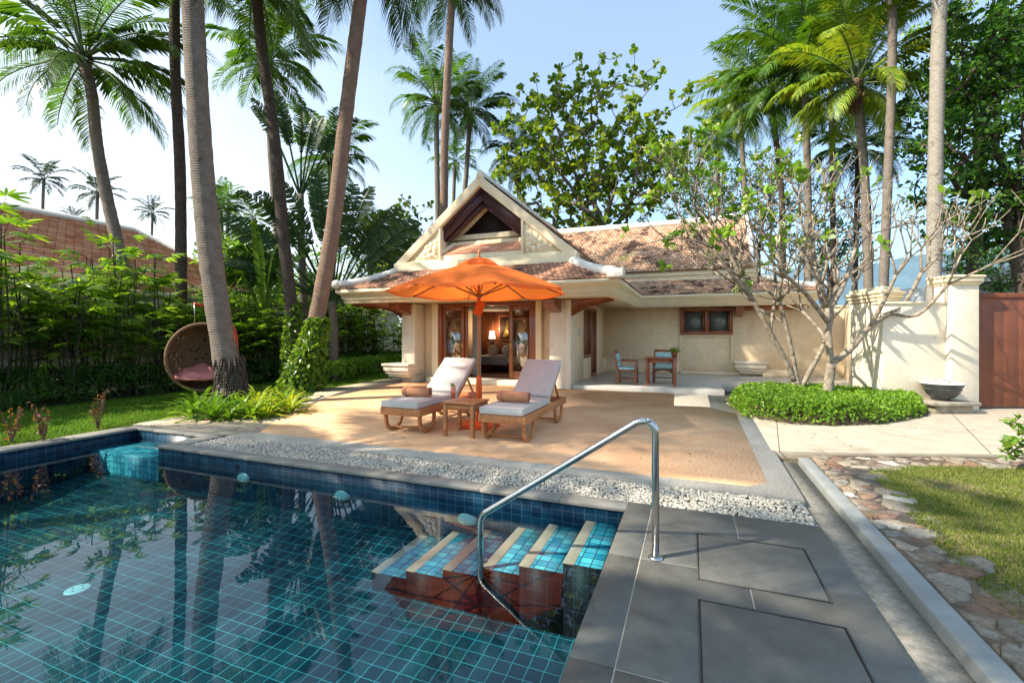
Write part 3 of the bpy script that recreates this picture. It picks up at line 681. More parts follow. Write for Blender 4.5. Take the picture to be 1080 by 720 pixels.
# deck
g=MB()
for a0,a1 in ((-.54,-.325),(-.325,.32),(.32,.94)): 
    e=[-2.8,-1.2,-.1,1.0,2.1,3.2,4.25]
    for i in range(6): g.box(a0+.003,e[i]+.003,-.04,a1-.003,e[i+1]-.003,0)
struct('pool_deck',g,SLATE,rz=RZ,bevel=.0025,seg=1)
struct('deck_mortar',MB().box(-.33,-2.79,-.10,.935,4.24,-.0025),mat('pale_grout',(.52,.49,.43),.9),rz=RZ)
for lab,a0,b0,a1,b1 in (('square slate access hatch in the deck further from the camera',.03,3.05,.735,3.75),('square slate access hatch in the deck nearest the camera',.03,2.12,.735,2.82)):
    t_=thing('access_hatch',lab,'access hatch',ab((a0+a1)/2,(b0+b1)/2,0),RZ); W2,D2=(a1-a0)/2,(b1-b0)/2
    obj('lid',MB().box(-W2+.014,-D2+.014,.0005,W2-.014,D2-.014,.004),SLATE,t_,bevel=.002)
    g=MB()
    for q in ((-W2,-D2,-W2+.008,D2),(W2-.008,-D2,W2,D2),(-W2+.008,-D2,W2-.008,-D2+.008),(-W2+.008,D2-.008,W2-.008,D2)): g.box(q[0],q[1],.0005,q[2],q[3],.006)
    obj('frame',g,DARKM,t_)
    obj('gap',MB().box(-W2+.008,-D2+.008,.0003,W2-.008,D2-.008,.0015),SOIL,t_)
# gravel strip
struct('gravel_bed',MB().box(-6.5,4.25,-.11,.955,4.87,-.045),mat('grey_bed',(.2,.19,.17),.95),rz=RZ)
def pebbles(n,a0,a1,b0,b1,z,seed,r0=.011,r1=.021):
    rg=np.random.default_rng(seed); ph=(1+5**.5)/2
    I=nrm(np.array([(-1,ph,0),(1,ph,0),(-1,-ph,0),(1,-ph,0),(0,-1,ph),(0,1,ph),(0,-1,-ph),(0,1,-ph),(ph,0,-1),(ph,0,1),(-ph,0,-1),(-ph,0,1)],float))
    Fi=np.array([(0,11,5),(0,5,1),(0,1,7),(0,7,10),(0,10,11),(1,5,9),(5,11,4),(11,10,2),(10,7,6),(7,1,8),(3,9,4),(3,4,2),(3,2,6),(3,6,8),(3,8,9),(4,9,5),(2,4,11),(6,2,10),(8,6,7),(9,8,1)])
    c=np.stack([rg.uniform(a0,a1,n),rg.uniform(b0,b1,n),z+rg.uniform(0,.018,n)],1); s=rg.uniform(r0,r1,n)[:,None]*rg.uniform(.7,1.3,(n,3))*np.array([1.1,1.1,.8])
    V=(I[None]*(1+rg.uniform(-.12,.12,(n,12,1))))*s[:,None]+c[:,None]; 
    Fa=(np.arange(n)[:,None,None]*12+Fi[None]).reshape(-1,3); mb=MB(); mb.addnp(V.reshape(-1,3),Fa); return mb
g=pebbles(15000,-6.48,.93,4.265,4.86,-.034,4,.008,.0155)
tag(obj('gravel',g,PEB,smooth=True,rz=RZ,uv=False),'strip of loose white pebbles between the pool coping and the patio','gravel',kind='stuff')
# drain channel and kerb
struct('drain_channel',MB().box(.945,-2.8,-.12,1.2,6.55,-.075),CONC,rz=RZ)
struct('kerb',MB().box(1.2,-2.8,-.12,1.33,6.5,.012),CONCK,rz=RZ,bevel=.012)
# rubble stone edging (voronoi flat stones in mortar)
EP=[ab(1.335,-1.2),ab(1.335,6.5),gp(856,484),gp(872,478.6),gp(980,480),gp(1060,480.6),(9,5.75),(9,5.2),gp(1060,489),gp(950,488),gp(914,496),ab(1.76,5.5),ab(1.68,4),ab(1.62,2),ab(1.6,-1.2)]
EP=[(p[0],p[1]) for p in EP]
EPM=[(p[0],p[1]) for p in [ab(1.335,-1.2),ab(1.335,6.5),gp(856,484),gp(872,478.6),gp(980,480),gp(1060,480.6),(9,5.75),(9,4.9),gp(1060,493),gp(950,492),gp(925,498),ab(1.86,5.5),ab(1.78,4),ab(1.72,2),ab(1.72,-1.2)]]
t_=thing('stone_edging','band of rough brown and grey rubble stones between the kerb and right lawn','stone edging',ab(1.5,3,-.1))
obj('mortar',MB().prism([(p[0]-t_.location.x,p[1]-t_.location.y) for p in EPM],0,.085),mat('brown_mortar',(.17,.13,.09),.95,.3,8,.8,30,bdist=.02),t_)
rg=np.random.default_rng(7); seeds=[]
cand=polysample(rg,EP,2200)
for c in cand:
    dmin=.09+.13*rg.uniform()
    if all((c[0]-s[0])**2+(c[1]-s[1])**2>dmin**2 for s in seeds): seeds.append(c)
S=np.array(seeds); g=MB()
k0=ab(1.35,3); p0_=gp(872,480.5); p1_=gp(1060,482.5); dd_=(p1_-p0_).normalized()
KL=[(np.array([k0.x,k0.y]),np.array([-CT,ST])),(np.array([p0_.x,p0_.y]),np.array([-dd_.y,dd_.x]))]
for i,s in enumerate(S):
    cell=[(s[0]+.2*math.cos(q*.524),s[1]+.2*math.sin(q*.524)) for q in range(12)]
    d=np.hypot(S[:,0]-s[0],S[:,1]-s[1]); 
    for j in np.argsort(d)[1:14]:
        m_=(S[j]+s)/2; nn=S[j]-s; out=[]
        for q in range(len(cell)):
            A_,B_=np.array(cell[q]),np.array(cell[(q+1)%len(cell)]); da,db=np.dot(A_-m_,nn),np.dot(B_-m_,nn)
            if da<=0: out.append(tuple(A_))
            if da*db<0: out.append(tuple(A_+(B_-A_)*da/(da-db)))
        cell=out
        if len(cell)<3: break
    for (A0,nn) in KL:
        out=[]
        for q in range(len(cell)):
            A_,B_=np.array(cell[q]),np.array(cell[(q+1)%len(cell)]); da,db=np.dot(A_-A0,nn),np.dot(B_-A0,nn)
            if da<=0: out.append(tuple(A_))
            if da*db<0: out.append(tuple(A_+(B_-A_)*da/(da-db)))
        cell=out
        if len(cell)<3: break
    if len(cell)<3: continue
    cell=[c for q,c in enumerate(cell) if math.hypot(c[0]-cell[q-1][0],c[1]-cell[q-1][1])>.012]
    if len(cell)<3: continue
    # densify + jitter outline
    oc=[]
    for q in range(len(cell)):
        A_,B_=np.array(cell[q]),np.array(cell[(q+1)%len(cell)]); oc.append(A_); oc.append((A_+B_)/2+rg.normal(size=2)*.010)
    oc=np.array(oc); cen=oc.mean(0); sh=rg.uniform(.91,.97); n=len(oc); zt=.09+rg.uniform(-.010,.014); tl=rg.normal(size=2)*.06
    V=[];
    for kk,(f,zz) in enumerate(((sh,.05),(sh*.985,zt-.010),(sh*.94,zt),(sh*.5,zt+.003))):
        for p in oc:
            u=cen+(p-cen)*f; V.append((u[0]-t_.location.x,u[1]-t_.location.y,zz+(np.dot(p-cen,tl) if kk else 0)+(rg.normal()*.0035 if kk>1 else 0)))
    V.append((cen[0]-t_.location.x,cen[1]-t_.location.y,zt+.006)); Fc=[(r*n+q,r*n+(q+1)%n,(r+1)*n+(q+1)%n,(r+1)*n+q) for r in range(3) for q in range(n)]+[(3*n+q,3*n+(q+1)%n,4*n) for q in range(n)]
    g.add(V,Fc)
obj('stones',g,STONE,t_,smooth=False)
# lawns
LR=[(p[0],p[1]) for p in [ab(1.60,-1.2),ab(1.60,2),ab(1.64,4),ab(1.76,5.5),gp(916,497),gp(950,489.5),gp(1060,490.5),(9,5.1),(9,-1.2)]]
pp('lawn_soil',LR,-.11,-.018,mat('lawn_dirt',(.22,.165,.10),.95,.3,3,.7,40,col2=(.26,.2,.13)))
LL=[(p[0],p[1]) for p in [ab(-8.66,-3),ab(-8.66,4.9),gp(120,446),gp(190,441.5),gp(250,441),gp(290,440),gp(322,424),gp(335,411),gp(385,403),gp(427,396),ab(-9.2,13),ab(-9.2,22),ab(-15,22),ab(-15,-3)]]
pp('lawn_bank',LL,-.11,-.03,mat('lawn_base',(.06,.11,.018),.95,.3,3,.7,40,col2=(.09,.13,.03)))
# ---------------------------------------------------------------- villa
VO=(-5.9,12.5)
villa=thing('villa','cream garden villa with a tall gable, clay tiled hip roofs and a covered side terrace','house',ab(*VO),RZ)
def vp(name,mb,m,parent=None,**k):
    if parent: return obj(name,mb,m,parent,**k)
    return obj(name,mb,m,villa,loc=(-VO[0],-VO[1],0),**k)
def roofpatch(mb,BL,BR,TR,TL,row=.16,lift=.035,sag=0):
    BL,BR,TR,TL=map(Vector,(BL,BR,TR,TL)); hgt=((TL+TR)/2-(BL+BR)/2).length; n=max(2,round(hgt/row))
    N=(BR-BL).cross(TL-BL).normalized(); 
    if N.z<0: N=-N
    if mb.UV is None: mb.UV=[]
    ux=(BR-BL).normalized(); rr=random.Random(int(hgt*100))
    for i in range(n):
        t0,t1=i/n,(i+1)/n
        def L(t): return BL.lerp(TL,t)-N*sag*math.sin(math.pi*t)
        def Q(t): return BR.lerp(TR,t)-N*sag*math.sin(math.pi*t)
        seg=max(1,int((Q(t0)-L(t0)).length/.45))
        for s in range(seg):
            u0,u1=s/seg,(s+1)/seg
            j0=lift
            a=L(t0).lerp(Q(t0),u0);b=L(t0).lerp(Q(t0),u1);c=L(t1).lerp(Q(t1),u1);d=L(t1).lerp(Q(t1),u0)
            wv=lambda u:lift*(1+.25*math.sin(u*37+i*2.1))
            V=[a,b,a+N*wv(u0),b+N*wv(u1),c+N*.006,d+N*.006]; mb.add(V,[(0,1,3,2),(2,3,4,5)])
            x=[ (q-BL).dot(ux) for q in (a,b,c,d)]; r0,r1=i*.16,(i+1)*.16
            mb.UV+= [(x[0],r0+.01),(x[1],r0+.01),(x[1],r0+.03),(x[0],r0+.03),(x[0],r0+.02),(x[1],r0+.02),(x[2],r1-.005),(x[3],r1-.005)]
def sweep(mb,path,prof):
    n=len(path);k=len(prof);V=[]
    for i in range(n):
        ns=[]
        for a,b in ((i-1,i),(i,i+1)):
            if a<0 or b>=n: continue
            dx,dy=path[b][0]-path[a][0],path[b][1]-path[a][1]; l=math.hypot(dx,dy); ns.append((dy/l,-dx/l))
        if len(ns)==2:
            sx,sy=ns[0][0]+ns[1][0],ns[0][1]+ns[1][1]; q=2/(sx*sx+sy*sy); nx,ny=sx*q,sy*q
        else: nx,ny=ns[0]
        for o,z in prof: V.append((path[i][0]+nx*o,path[i][1]+ny*o,z))
    mb.add(V,[(i*k+j,(i+1)*k+j,(i+1)*k+j+1,i*k+j+1) for i in range(n-1) for j in range(k-1)])
# walls
g=MB()
g.box(-8.64,12.5,-.1,-8.18,13.3,2.5).box(-3.74,12.5,-.1,-3.22,13.1,2.5)
vp('pillar',MB().box(-8.66,12.46,-.1,-8.18,13.05,2.48),PLASTER_W,bevel=.012); vp('pillar',MB().box(-3.74,12.46,-.1,-3.26,13.05,2.48),PLASTER_W,bevel=.012)
vp('pillar',MB().box(-3.262,12.42,-.1,-3.12,12.9,2.48),PLASTER_W,bevel=.012)
w_=MB().box(-8.5,13.1,-.1,-7.83,13.3,2.5).box(-4.13,13.1,-.1,-3.3,13.3,2.5).box(-8.55,13.3,-.1,-8.4,20.5,3.8)
w_.box(-3.3,12.9,-.1,-3.15,14.2,2.5).box(-3.3,14.2,-.1,-3.15,15.3,.78).box(-3.3,14.2,2.38,-3.15,16.15,2.5).box(-3.3,16.15,-.1,-3.15,17.8,2.5).box(-3.3,15.3,-.1,-3.15,15.32,2.4)
w_.box(-8.4,17.6,-.1,-3.3,17.75,2.6)
w_.box(-3.15,17.8,-.1,-.40,17.95,2.55).box(-.40,17.8,-.1,1.32,17.95,1.50).box(-.40,17.8,2.47,1.32,17.95,2.55).box(1.32,17.74,-.1,3.0,17.95,2.55).box(2.85,17.95,-.1,3.0,23,2.55)
w_.box(-3.0,17.95,2.5,2.1,18.2,3.9)
vp('wall',w_,PLASTER,bevel=.006,seg=1)
vp('jamb',MB().box(-7.83,12.9,0,-7.61,13.3,2.5),TRIM,bevel=.006); vp('jamb',MB().box(-4.30,12.9,0,-4.13,13.3,2.5),TRIM,bevel=.006)
vp('plinth',MB().box(-3.15,17.68,.11,-.42,17.8,.62).box(-3.15,17.62,.60,-.42,17.8,.68).box(-.40,17.6,.11,3.0,17.74,.2).box(-3.2,17.3,.11,-3.02,17.68,.62),PLASTER,bevel=.012)
vp('door_sill',MB().box(-7.85,12.62,-.1,-4.1,13.3,.15),TRIM,bevel=.01)
for q in ((-9.08,-8.12,12.02,12.9),(1.35,2.32,17.3,17.8)):
    m_=MB()
    for z0,z1,e in ((.18,.27,.12),(.27,.36,.06),(.36,.52,.01),(.52,.6,-.03)): m_.box(q[0]+e,q[2]+e,z0,q[1]-e*.5,q[3],z1)
    vp('ledge',m_,PLASTER_W,bevel=.02)
vp('ledge',MB().box(2.2,17.4,.11,3.2,17.74,.33),PLASTER,bevel=.02)
# eaves
path=[(-10.0,19),(-10.0,11.4),(-1.83,11.4),(-1.83,16.86),(3.57,16.86),(3.57,23)]
f=MB(); sweep(f,path,[(-.16,2.462),(0,2.462),(.03,2.47),(.035,2.57),(.075,2.60),(.085,2.70),(.15,2.75),(.2,2.79),(.2,2.865),(.02,2.90)])
vp('fascia',f,TRIM)
vp('soffit',MB().box(-9.95,11.5,2.5,-8.5,18.9,2.53).box(-8.5,11.5,2.5,-1.88,12.9,2.53).box(-3.16,12.9,2.5,-1.88,16.9,2.53).box(-3.16,16.9,2.5,3.5,17.8,2.53).box(3.0,17.8,2.5,3.5,22.9,2.53),PLASTER)
for q in ((-9.9,11.62,2.38,-8.6,11.8,2.5),(-9.8,12.0,2.34,-8.6,12.3,2.5),(1.0,17.55,2.34,3.4,17.7,2.5)): vp('eave_beam',MB().box(*q),REDWOODH)
for a0,a1,b0,b1 in ((-8.62,-8.3,11.75,12.46),(-3.72,-3.4,11.75,12.46),(1.36,1.62,17.1,17.74)):
    vp('bracket',MB().add([(a0,b1,2.12),(a1,b1,2.12),(a1,b0,2.3),(a0,b0,2.3),(a0,b1,2.5),(a1,b1,2.5),(a1,b0,2.5),(a0,b0,2.5)],[(0,1,2,3),(4,7,6,5),(0,4,5,1),(1,5,6,2),(2,6,7,3),(3,7,4,0)]),REDWOOD,bevel=.006)
for a0,a1 in ((-3.12,-1.95),(-8.66,-9.85)):
    V=[];
    for b in (12.5,12.62): V+=[(a0,b,2.02),(a0+(a1-a0)*.35,b,2.25),(a1,b,2.42),(a1,b,2.5),(a0,b,2.5)]
    vp('bracket',MB().add(V,[(0,1,2,3,4),(9,8,7,6,5)]+[(i,(i+1)%5,5+(i+1)%5,5+i) for i in range(5)]),REDWOOD)
# skirt roofs
s=MB(); zt,zb=3.52,2.885; 
ftl,ftr,fbl,fbr=(-8.75,12.35,zt),(-3.05,12.35,zt),(-10.2,11.2,zb),(-1.63,11.2,zb)
roofpatch(s,fbl,fbr,ftr,ftl,sag=.04)
roofpatch(s,(-10.2,19,zb),fbl,ftl,(-8.75,19,zt),sag=.04)
roofpatch(s,fbr,(-1.63,16.66,zb),(-3.05,18.0,zt),ftr,sag=.04)
vp('skirt_roof',s,ROOF)
s=MB(); roofpatch(s,(-1.63,16.66,zb),(3.77,16.66,zb),(2.25,18.05,zt),(-3.05,18.05,zt),sag=.04); roofpatch(s,(3.77,16.66,zb),(3.77,23,zb),(2.25,23,zt),(2.25,18.05,zt),sag=.04)
vp('skirt_roof',s,ROOF2)
h=MB()
def hip(p,q,r=.12,end=True):
    P=[Vector(p).lerp(Vector(q),i/8)+Vector((0,0,-.05*math.sin(math.pi*i/8)+(.05*(i/8)**3))) for i in range(9)]; h.tube(P,[r*(1+.0*i) for i in range(9)],10)
    if end: h.ball(P[-1],r*1.25,12)
hip(ftl,(-10.18,11.22,zb+.1)); vp('hip_ridge',h,RIDGE,smooth=True); h=MB(); hip((2.25,18.05,zt),(3.76,16.68,zb+.1),.1)
vp('hip_ridge',h,RIDGE,smooth=True); h=MB(); hip(ftr,(-1.75,11.32,zb+.1),.14,False); h.box(-1.9,11.05,zb-.02,-1.5,11.42,zb+.2)
vp('hip_ridge',h,RIDGE,bevel=.03)
# band above skirt
b_=MB().box(-8.95,12.3,3.46,-2.9,12.5,3.62).box(-8.9,12.36,3.62,-2.93,12.6,3.77).box(-8.9,12.5,3.46,-8.75,18,3.75).box(-3.05,12.5,3.46,-2.9,18.0,3.75)
b_.box(-3.05,17.98,3.5,2.12,18.1,3.68).box(-3.05,17.9,3.66,2.16,18.1,3.8).box(2.0,18.1,3.5,2.12,23,3.8)
vp('cornice',b_,TRIM,bevel=.02)
# gable front
ax,gz,az_=-5.905,3.77,6.26; hw=2.98; sl=(az_-gz)/hw
def tri(mb,pts,b0,b1):
    n=len(pts); V=[(p[0],b0,p[1]) for p in pts]+[(p[0],b1,p[1]) for p in pts]
    mb.add(V,[tuple(range(n)),tuple(range(2*n-1,n-1,-1))]+[(i,n+i,n+(i+1)%n,(i+1)%n) for i in range(n)])
def rake(mb,z_out,z_in,b0,b1,x_end=hw,zfoot=gz):
    """chevron board between two roof lines"""
    for sg in (-1,1):
        xo=(z_out-zfoot)/sl; xi=(z_in-zfoot)/sl
        pts=[(ax,z_out),(ax+sg*xo,zfoot),(ax+sg*xi,zfoot),(ax,z_in)]
        tri(mb,pts if sg>0 else pts[::-1],b0,b1)
m_=MB(); rake(m_,az_,az_-.33,12.40,12.56); m_.tube([(ax,12.48,az_-.1),(ax,12.48,az_+.03),(ax,12.48,az_+.12),(ax,12.48,az_+.18)],[.12,.11,.06,.02],10)
vp('bargeboard',m_,TRIM,bevel=.012)
ol,orr=-7.30,-4.51
# carved side panels
for sg,xe in ((-1,ol),(1,orr)):
    xo=(az_-.33-gz)/sl; zi=az_-.33-sl*abs(xe-ax)
    pts=[(xe,gz),(ax+sg*xo,gz),(xe,zi)]
    m_=MB(); tri(m_,pts,12.47,12.56); pan=vp('gable_panel',m_,TRIM)
    fr=MB(); 
    fr.box(min(xe,xe-sg*.07),12.42,gz,max(xe,xe-sg*.07),13.2,zi+.06)
    fr.box(min(xe,ax+sg*xo),12.44,gz,max(xe,ax+sg*xo),12.475,gz+.06)
    obj('panel_frame',fr,TRIM,pan,bevel=.006)
    for fx,fz,r in ((.33,.33,.27),(.80,.20,.20),(.26,.88,.19),(1.16,.10,.11),(.60,.62,.15)):
        cv=MB()
        cx=xe+sg*fx; cz=gz+.05+fz*.95
        if cz+r>az_-.33-sl*abs(cx-ax)-.01: r=max(.04,az_-.33-sl*abs(cx-ax)-.03-cz)
        cv.ball((cx,12.45,cz),r*.3,8,(1,.5,1))
        for k in range(6): an=k*1.047+.3; cv.ball((cx+r*.62*math.cos(an),12.466,cz+r*.62*math.sin(an)),r*.36,8,(1,.30,1))
        obj('rosette',cv,TRIM,pan,smooth=True)
    rr=random.Random(3); cv=MB()
    for k in range(90):
        cx=xe+sg*rr.uniform(.08,1.5); cz=gz+rr.uniform(.08,1.35)
        if cz<az_-.33-sl*abs(cx-ax)-.08: cv.ball((cx,12.467,cz),rr.uniform(.03,.06),6,(1.3,.3,.8))
    obj('carved_relief',cv,TRIM,pan,smooth=True)
m_=MB(); rake(m_,az_-.34,az_-.72,12.62,12.70,zfoot=4.42); rake(m_,az_-.70,az_-.86,12.72,12.80,zfoot=4.42); rake(m_,az_-.32,az_-.40,12.56,13.2,zfoot=4.42)
vp('gable_lining',m_,PURPLE)
m_=MB(); tri(m_,[(ol,3.8),(orr,3.8),(orr,az_-.35-sl*abs(orr-ax)),(ax,az_-.35),(ol,az_-.35-sl*abs(ol-ax))],13.2,13.3); vp('gable_back',m_,TRIM)
m_=MB(); rake(m_,5.62,5.45,13.12,13.2,zfoot=4.66); m_.box(ol,13.06,4.5,orr,13.2,4.66); vp('louvre_frame',m_,TRIM,bevel=.008)
lv=MB(); tri(lv,[(ax-.93,4.665),(ax+.93,4.665),(ax,5.448)],13.188,13.198)  # flat dark panel behind the slats stands in for the recess shade
for k in range(9):
    z=4.68+k*.085; ww=(5.45-z)/sl-.02
    if ww>.05: lv.box(ax-ww,13.165,z,ax+ww,13.185,z+.06)
vp('louvre',lv,DARKW)
s=MB(); roofpatch(s,(ol-.02,12.5,3.95),(orr+.02,12.5,3.95),(orr-.25,13.0,4.36),(ol+.25,13.0,4.36),row=.075,lift=.02); vp('gable_ledge_tiles',s,ROOF3)
m_=MB()
m_.box(ol+.15,12.92,4.30,orr-.15,13.06,4.42).box(ol,12.5,3.77,orr,12.6,3.95)
for x0,x1 in ((ol,ol+.28),(orr,orr-.28)): m_.bar((x0,12.52,4.0),(x1,12.98,4.37),.12,.14)
vp('gable_ledge',m_,TRIM,bevel=.01)
# main roofs
s=MB(); e=.12
roofpatch(s,(ax+hw+.12,12.55,gz-.08),(ax+hw+.12,18.4,gz-.08),(ax,18.4,az_+.02),(ax,12.55,az_+.02)); roofpatch(s,(ax-hw-.12,23.4,gz-.08),(ax-hw-.12,12.55,gz-.08),(ax,12.55,az_+.02),(ax,23.4,az_+.02))
vp('main_roof',s,ROOF)
s=MB(); roofpatch(s,(-3.4,17.8,3.86),(1.98,17.8,3.86),(1.98,20.5,6.15),(-5.9,20.5,6.15)); roofpatch(s,(1.98,23.2,3.86),(-5.9,23.2,3.86),(-5.9,20.5,6.15),(1.98,20.5,6.15)); vp('wing_roof',s,ROOF2)
r_=MB().tube([(-5.9,20.5,6.2),(-2,20.5,6.17),(1,20.5,6.18),(2.1,20.5,6.28)],[.15,.15,.15,.15],8).tube([(ax,12.5,az_+.02),(ax,21,az_+.02)],.13,8)
vp('ridge',r_,RIDGE,smooth=True)
v_=MB().bar((2.0,17.75,3.9),(2.0,20.5,6.2),.2,.16,up=(1,0,0)).bar((2.0,20.5,6.2),(2.0,23.2,3.9),.2,.16,up=(1,0,0)); 
vp('verge',v_,RIDGE,bevel=.03)
m_=MB(); m_.add([(1.9,17.9,3.5),(1.9,23.1,3.5),(1.9,20.5,6.1),(1.8,17.9,3.5),(1.8,23.1,3.5),(1.8,20.5,6.1)],[(0,1,2),(5,4,3),(0,3,4,1),(1,4,5,2),(2,5,3,0)]); vp('gable_wall',m_,PLASTER)
# doors
def sash(name,a0,a1,z0,z1,b,parent=None,handle=None,mun=(),vm=0):
    m_=MB(); s_=.115; m_.box(a0,b,z0,a0+s_,b+.05,z1).box(a1-s_,b,z0,a1,b+.05,z1).box(a0+s_,b,z1-.13,a1-s_,b+.05,z1).box(a0+s_,b,z0,a1-s_,b+.05,z0+.25)
    d=vp(name,m_,REDWOOD,bevel=.006)
    mm=MB()
    for z in mun: mm.box(a0+s_,b+.012,z-.014,a1-s_,b+.038,z+.014)
    if vm:
        for k in range(vm): x=a0+s_+(a1-a0-2*s_)*(k+1)/(vm+1); mm.box(x-.014,b+.012,z0+.25,x+.014,b+.038,z1-.13)
    for z in mun: obj('muntin',MB().box(a0+s_,b+.012,z-.014,a1-s_,b+.038,z+.014),REDWOOD,d)
    obj('pane',MB().box(a0+s_,b+.02,z0+.25,a1-s_,b+.03,z1-.13),GLASS,d)
    if handle is not None:
        obj('handle',MB().box(handle-.02,b-.012,z0+.95,handle+.02,b,z0+1.15).tube([(handle,b-.01,z0+1.12),(handle,b-.05,z0+1.11),(handle,b-.05,z0+.99),(handle,b-.01,z0+.98)],.009,6),BRASS,d)
    return d
z0,z1=.15,2.40
vp('door_frame',MB().box(-7.61,12.94,z0,-7.49,13.12,2.5).box(-4.42,12.94,z0,-4.30,13.12,2.5).box(-7.49,12.94,z1,-4.42,13.12,2.5),REDWOOD,bevel=.008)
sash('door',-7.49,-6.72,z0,z1,13.0,handle=-6.78,mun=(1.66,1.98)); sash('door',-5.18,-4.42,z0,z1,13.0,handle=-5.12,mun=(1.98,2.0)); sash('door',-7.35,-6.62,z0,z1,13.07,mun=(1.66,1.98))
# side window and side door of the bedroom wall
def lattice(name,b0,b1,z0,z1,handle=False):
    m_=MB(); x=-3.17; m_.box(x-.03,b0,z0,x+.05,b0+.09,z1).box(x-.03,b1-.09,z0,x+.05,b1,z1).box(x-.03,b0+.09,z1-.09,x+.05,b1-.09,z1).box(x-.03,b0+.09,z0,x+.05,b1-.09,z0+.1)
    d=vp(name,m_,REDWOOD,bevel=.005); q=MB(); n=3
    for k in range(1,n): y=b0+(b1-b0)*k/n; q.box(x,y-.012,z0,x+.03,y+.012,z1)
    zz=z0+.3
    while zz<z1-.1: q.box(x,b0+.05,zz-.012,x+.03,b1-.05,zz+.012); zz+=.28
    obj('lattice',q,REDWOOD,d); obj('pane',MB().box(x+.002,b0+.09,z0+.1,x+.01,b1-.09,z1-.09),mat('amber_glass_'+name,(.22,.14,.07),.2,.2,3,0),d)
lattice('window',14.2,15.3,.78,2.38); lattice('side_door',15.32,16.15,.11,2.38)
# high window of the terrace wall
wf=MB(); wf.box(-.40,17.72,1.50,1.32,17.9,1.60).box(-.40,17.72,2.37,1.32,17.9,2.47).box(-.40,17.72,1.6,-.30,17.9,2.37).box(1.22,17.72,1.6,1.32,17.9,2.37).box(.42,17.72,1.6,.52,17.9,2.37)
wn=vp('window',wf,REDWOODH,bevel=.008); obj('pane',MB().box(-.30,17.80,1.6,.42,17.82,2.37),FROST,wn); obj('pane',MB().box(.52,17.80,1.6,1.22,17.82,2.37),FROST,wn)
sf=MB()
for x in (-.30,.52):
    for q in ((x,17.74,1.6,x+.05,17.8,2.37),(x+.65,17.74,1.6,x+.70,17.8,2.37),(x+.05,17.74,1.6,x+.65,17.8,1.65),(x+.05,17.74,2.32,x+.65,17.8,2.37)): sf.box(*q)
obj('casement',sf,REDWOODH,wn)
vp('panel_moulding',MB().box(-.42,17.76,.2,-.36,17.8,1.46).box(1.26,17.72,.2,1.32,17.8,1.46).box(-.42,17.75,1.42,1.32,17.8,1.5),PLASTER,bevel=.006)
vp('wall_switch',MB().box(-3.16,13.45,1.45,-3.13,13.58,1.72).box(-3.135,13.48,1.5,-3.12,13.55,1.58),PLFX,bevel=.004)
# interior
vp('interior_floor',MB().box(-8.4,13.3,.1,-3.3,17.6,.14),INF); vp('interior_ceiling',MB().box(-8.4,13.12,2.46,-3.3,17.6,2.5).box(-8.4,13.12,2.5,-3.3,17.6,3.4),CREAMIN)
vp('wall_panelling',MB().box(-3.42,13.3,.14,-3.3,14.1,2.46),INW); pn=MB().box(-8.4,17.5,.14,-3.3,17.6,2.46).box(-3.42,16.2,.14,-3.3,17.5,2.46)
for k in range(9): pn.box(-8.3+k*.58,17.48,.14,-8.26+k*.58,17.5,2.46)
vp('wall_panelling',pn,INW)
VIT=thing('bed','bed with white linen on dark legs inside the bedroom seen through the open doors','bed',ab(-6.7,16.3,.14),RZ)
m_=MB()
for x in (-1.05,1.05):
    for y in (-.95,.8): m_.box(x-.05,y-.05,0,x+.05,y+.05,.36)
m_.box(-1.1,-1.0,.26,1.1,.85,.36); obj('frame',m_,INW,VIT)
obj('mattress',MB().box(-1.12,-1.02,.36,1.12,.9,.56),WHITE,VIT,bevel=.04); obj('bedspread',MB().box(-.45,-1.04,.28,.55,.7,.575),mat('grey_throw',(.35,.33,.32),.95,.1,20),VIT,bevel=.01)
obj('headboard',MB().box(-1.15,.95,.1,1.15,1.0,1.05),INW,VIT,bevel=.01)
for lab,c,x,y,rot in (('white square pillow on the bed',WHITE,.05,.3,.2),('pink and white patterned pillow leaning on the bed',PINKP,-.5,.1,-.4),('maroon pillow at the back of the bed',MAROON,-.15,.62,.1),('white pillow at the right of the bed head',WHITE,.6,.62,0)):
    p_=ab(-6.7,16.3,0)+Vector((CT*x+ST*y,-ST*x+CT*y,0)); o=obj('pillow',MB().ball((0,0,.22),.26,14,(1,.42,.9)),c,smooth=True,loc=(p_.x,p_.y,.67),rz=RZ+rot); tag(o,lab,'pillow')
lt=thing('table_lamp','small table lamp with a cream shade standing in the bedroom','lamp',ab(-7.55,17.1,.14),RZ)
obj('base',MB().lathe([(.2,0),(.2,.02),(.16,.04),(.16,.78),(.2,.8),(.2,.84)],k=16),INW,lt); obj('stem',MB().lathe([(.07,.84),(.09,.92),(.07,1.05),(.02,1.12),(.015,1.25)],k=12),DARKM,lt,smooth=True)
def emit(name,c,s):
    m,t,n,L=nt(name); e=n('Emission',Color=c4(c),Strength=s); o=n('OutputMaterial'); L(e.outputs[0],o.inputs[0]); return m
obj('lamp_shade',MB().lathe([(.14,1.2),(.10,1.52)],k=20),emit('lit_lampshade',(1,.8,.55),1.1),lt,smooth=True)
pl0=bpy.data.lights.new('lamp_bulb','POINT'); pl0.energy=14; pl0.color=(1,.72,.45); pl0.shadow_soft_size=.08; po=bpy.data.objects.new('lamp_bulb',pl0); COL.objects.link(po); po.parent=lt; po.location=(0,0,1.6)
pt=thing('painting','dark framed picture with a golden pointed shape on the bedroom wall','picture',ab(-7.0,17.46,1.25),RZ)
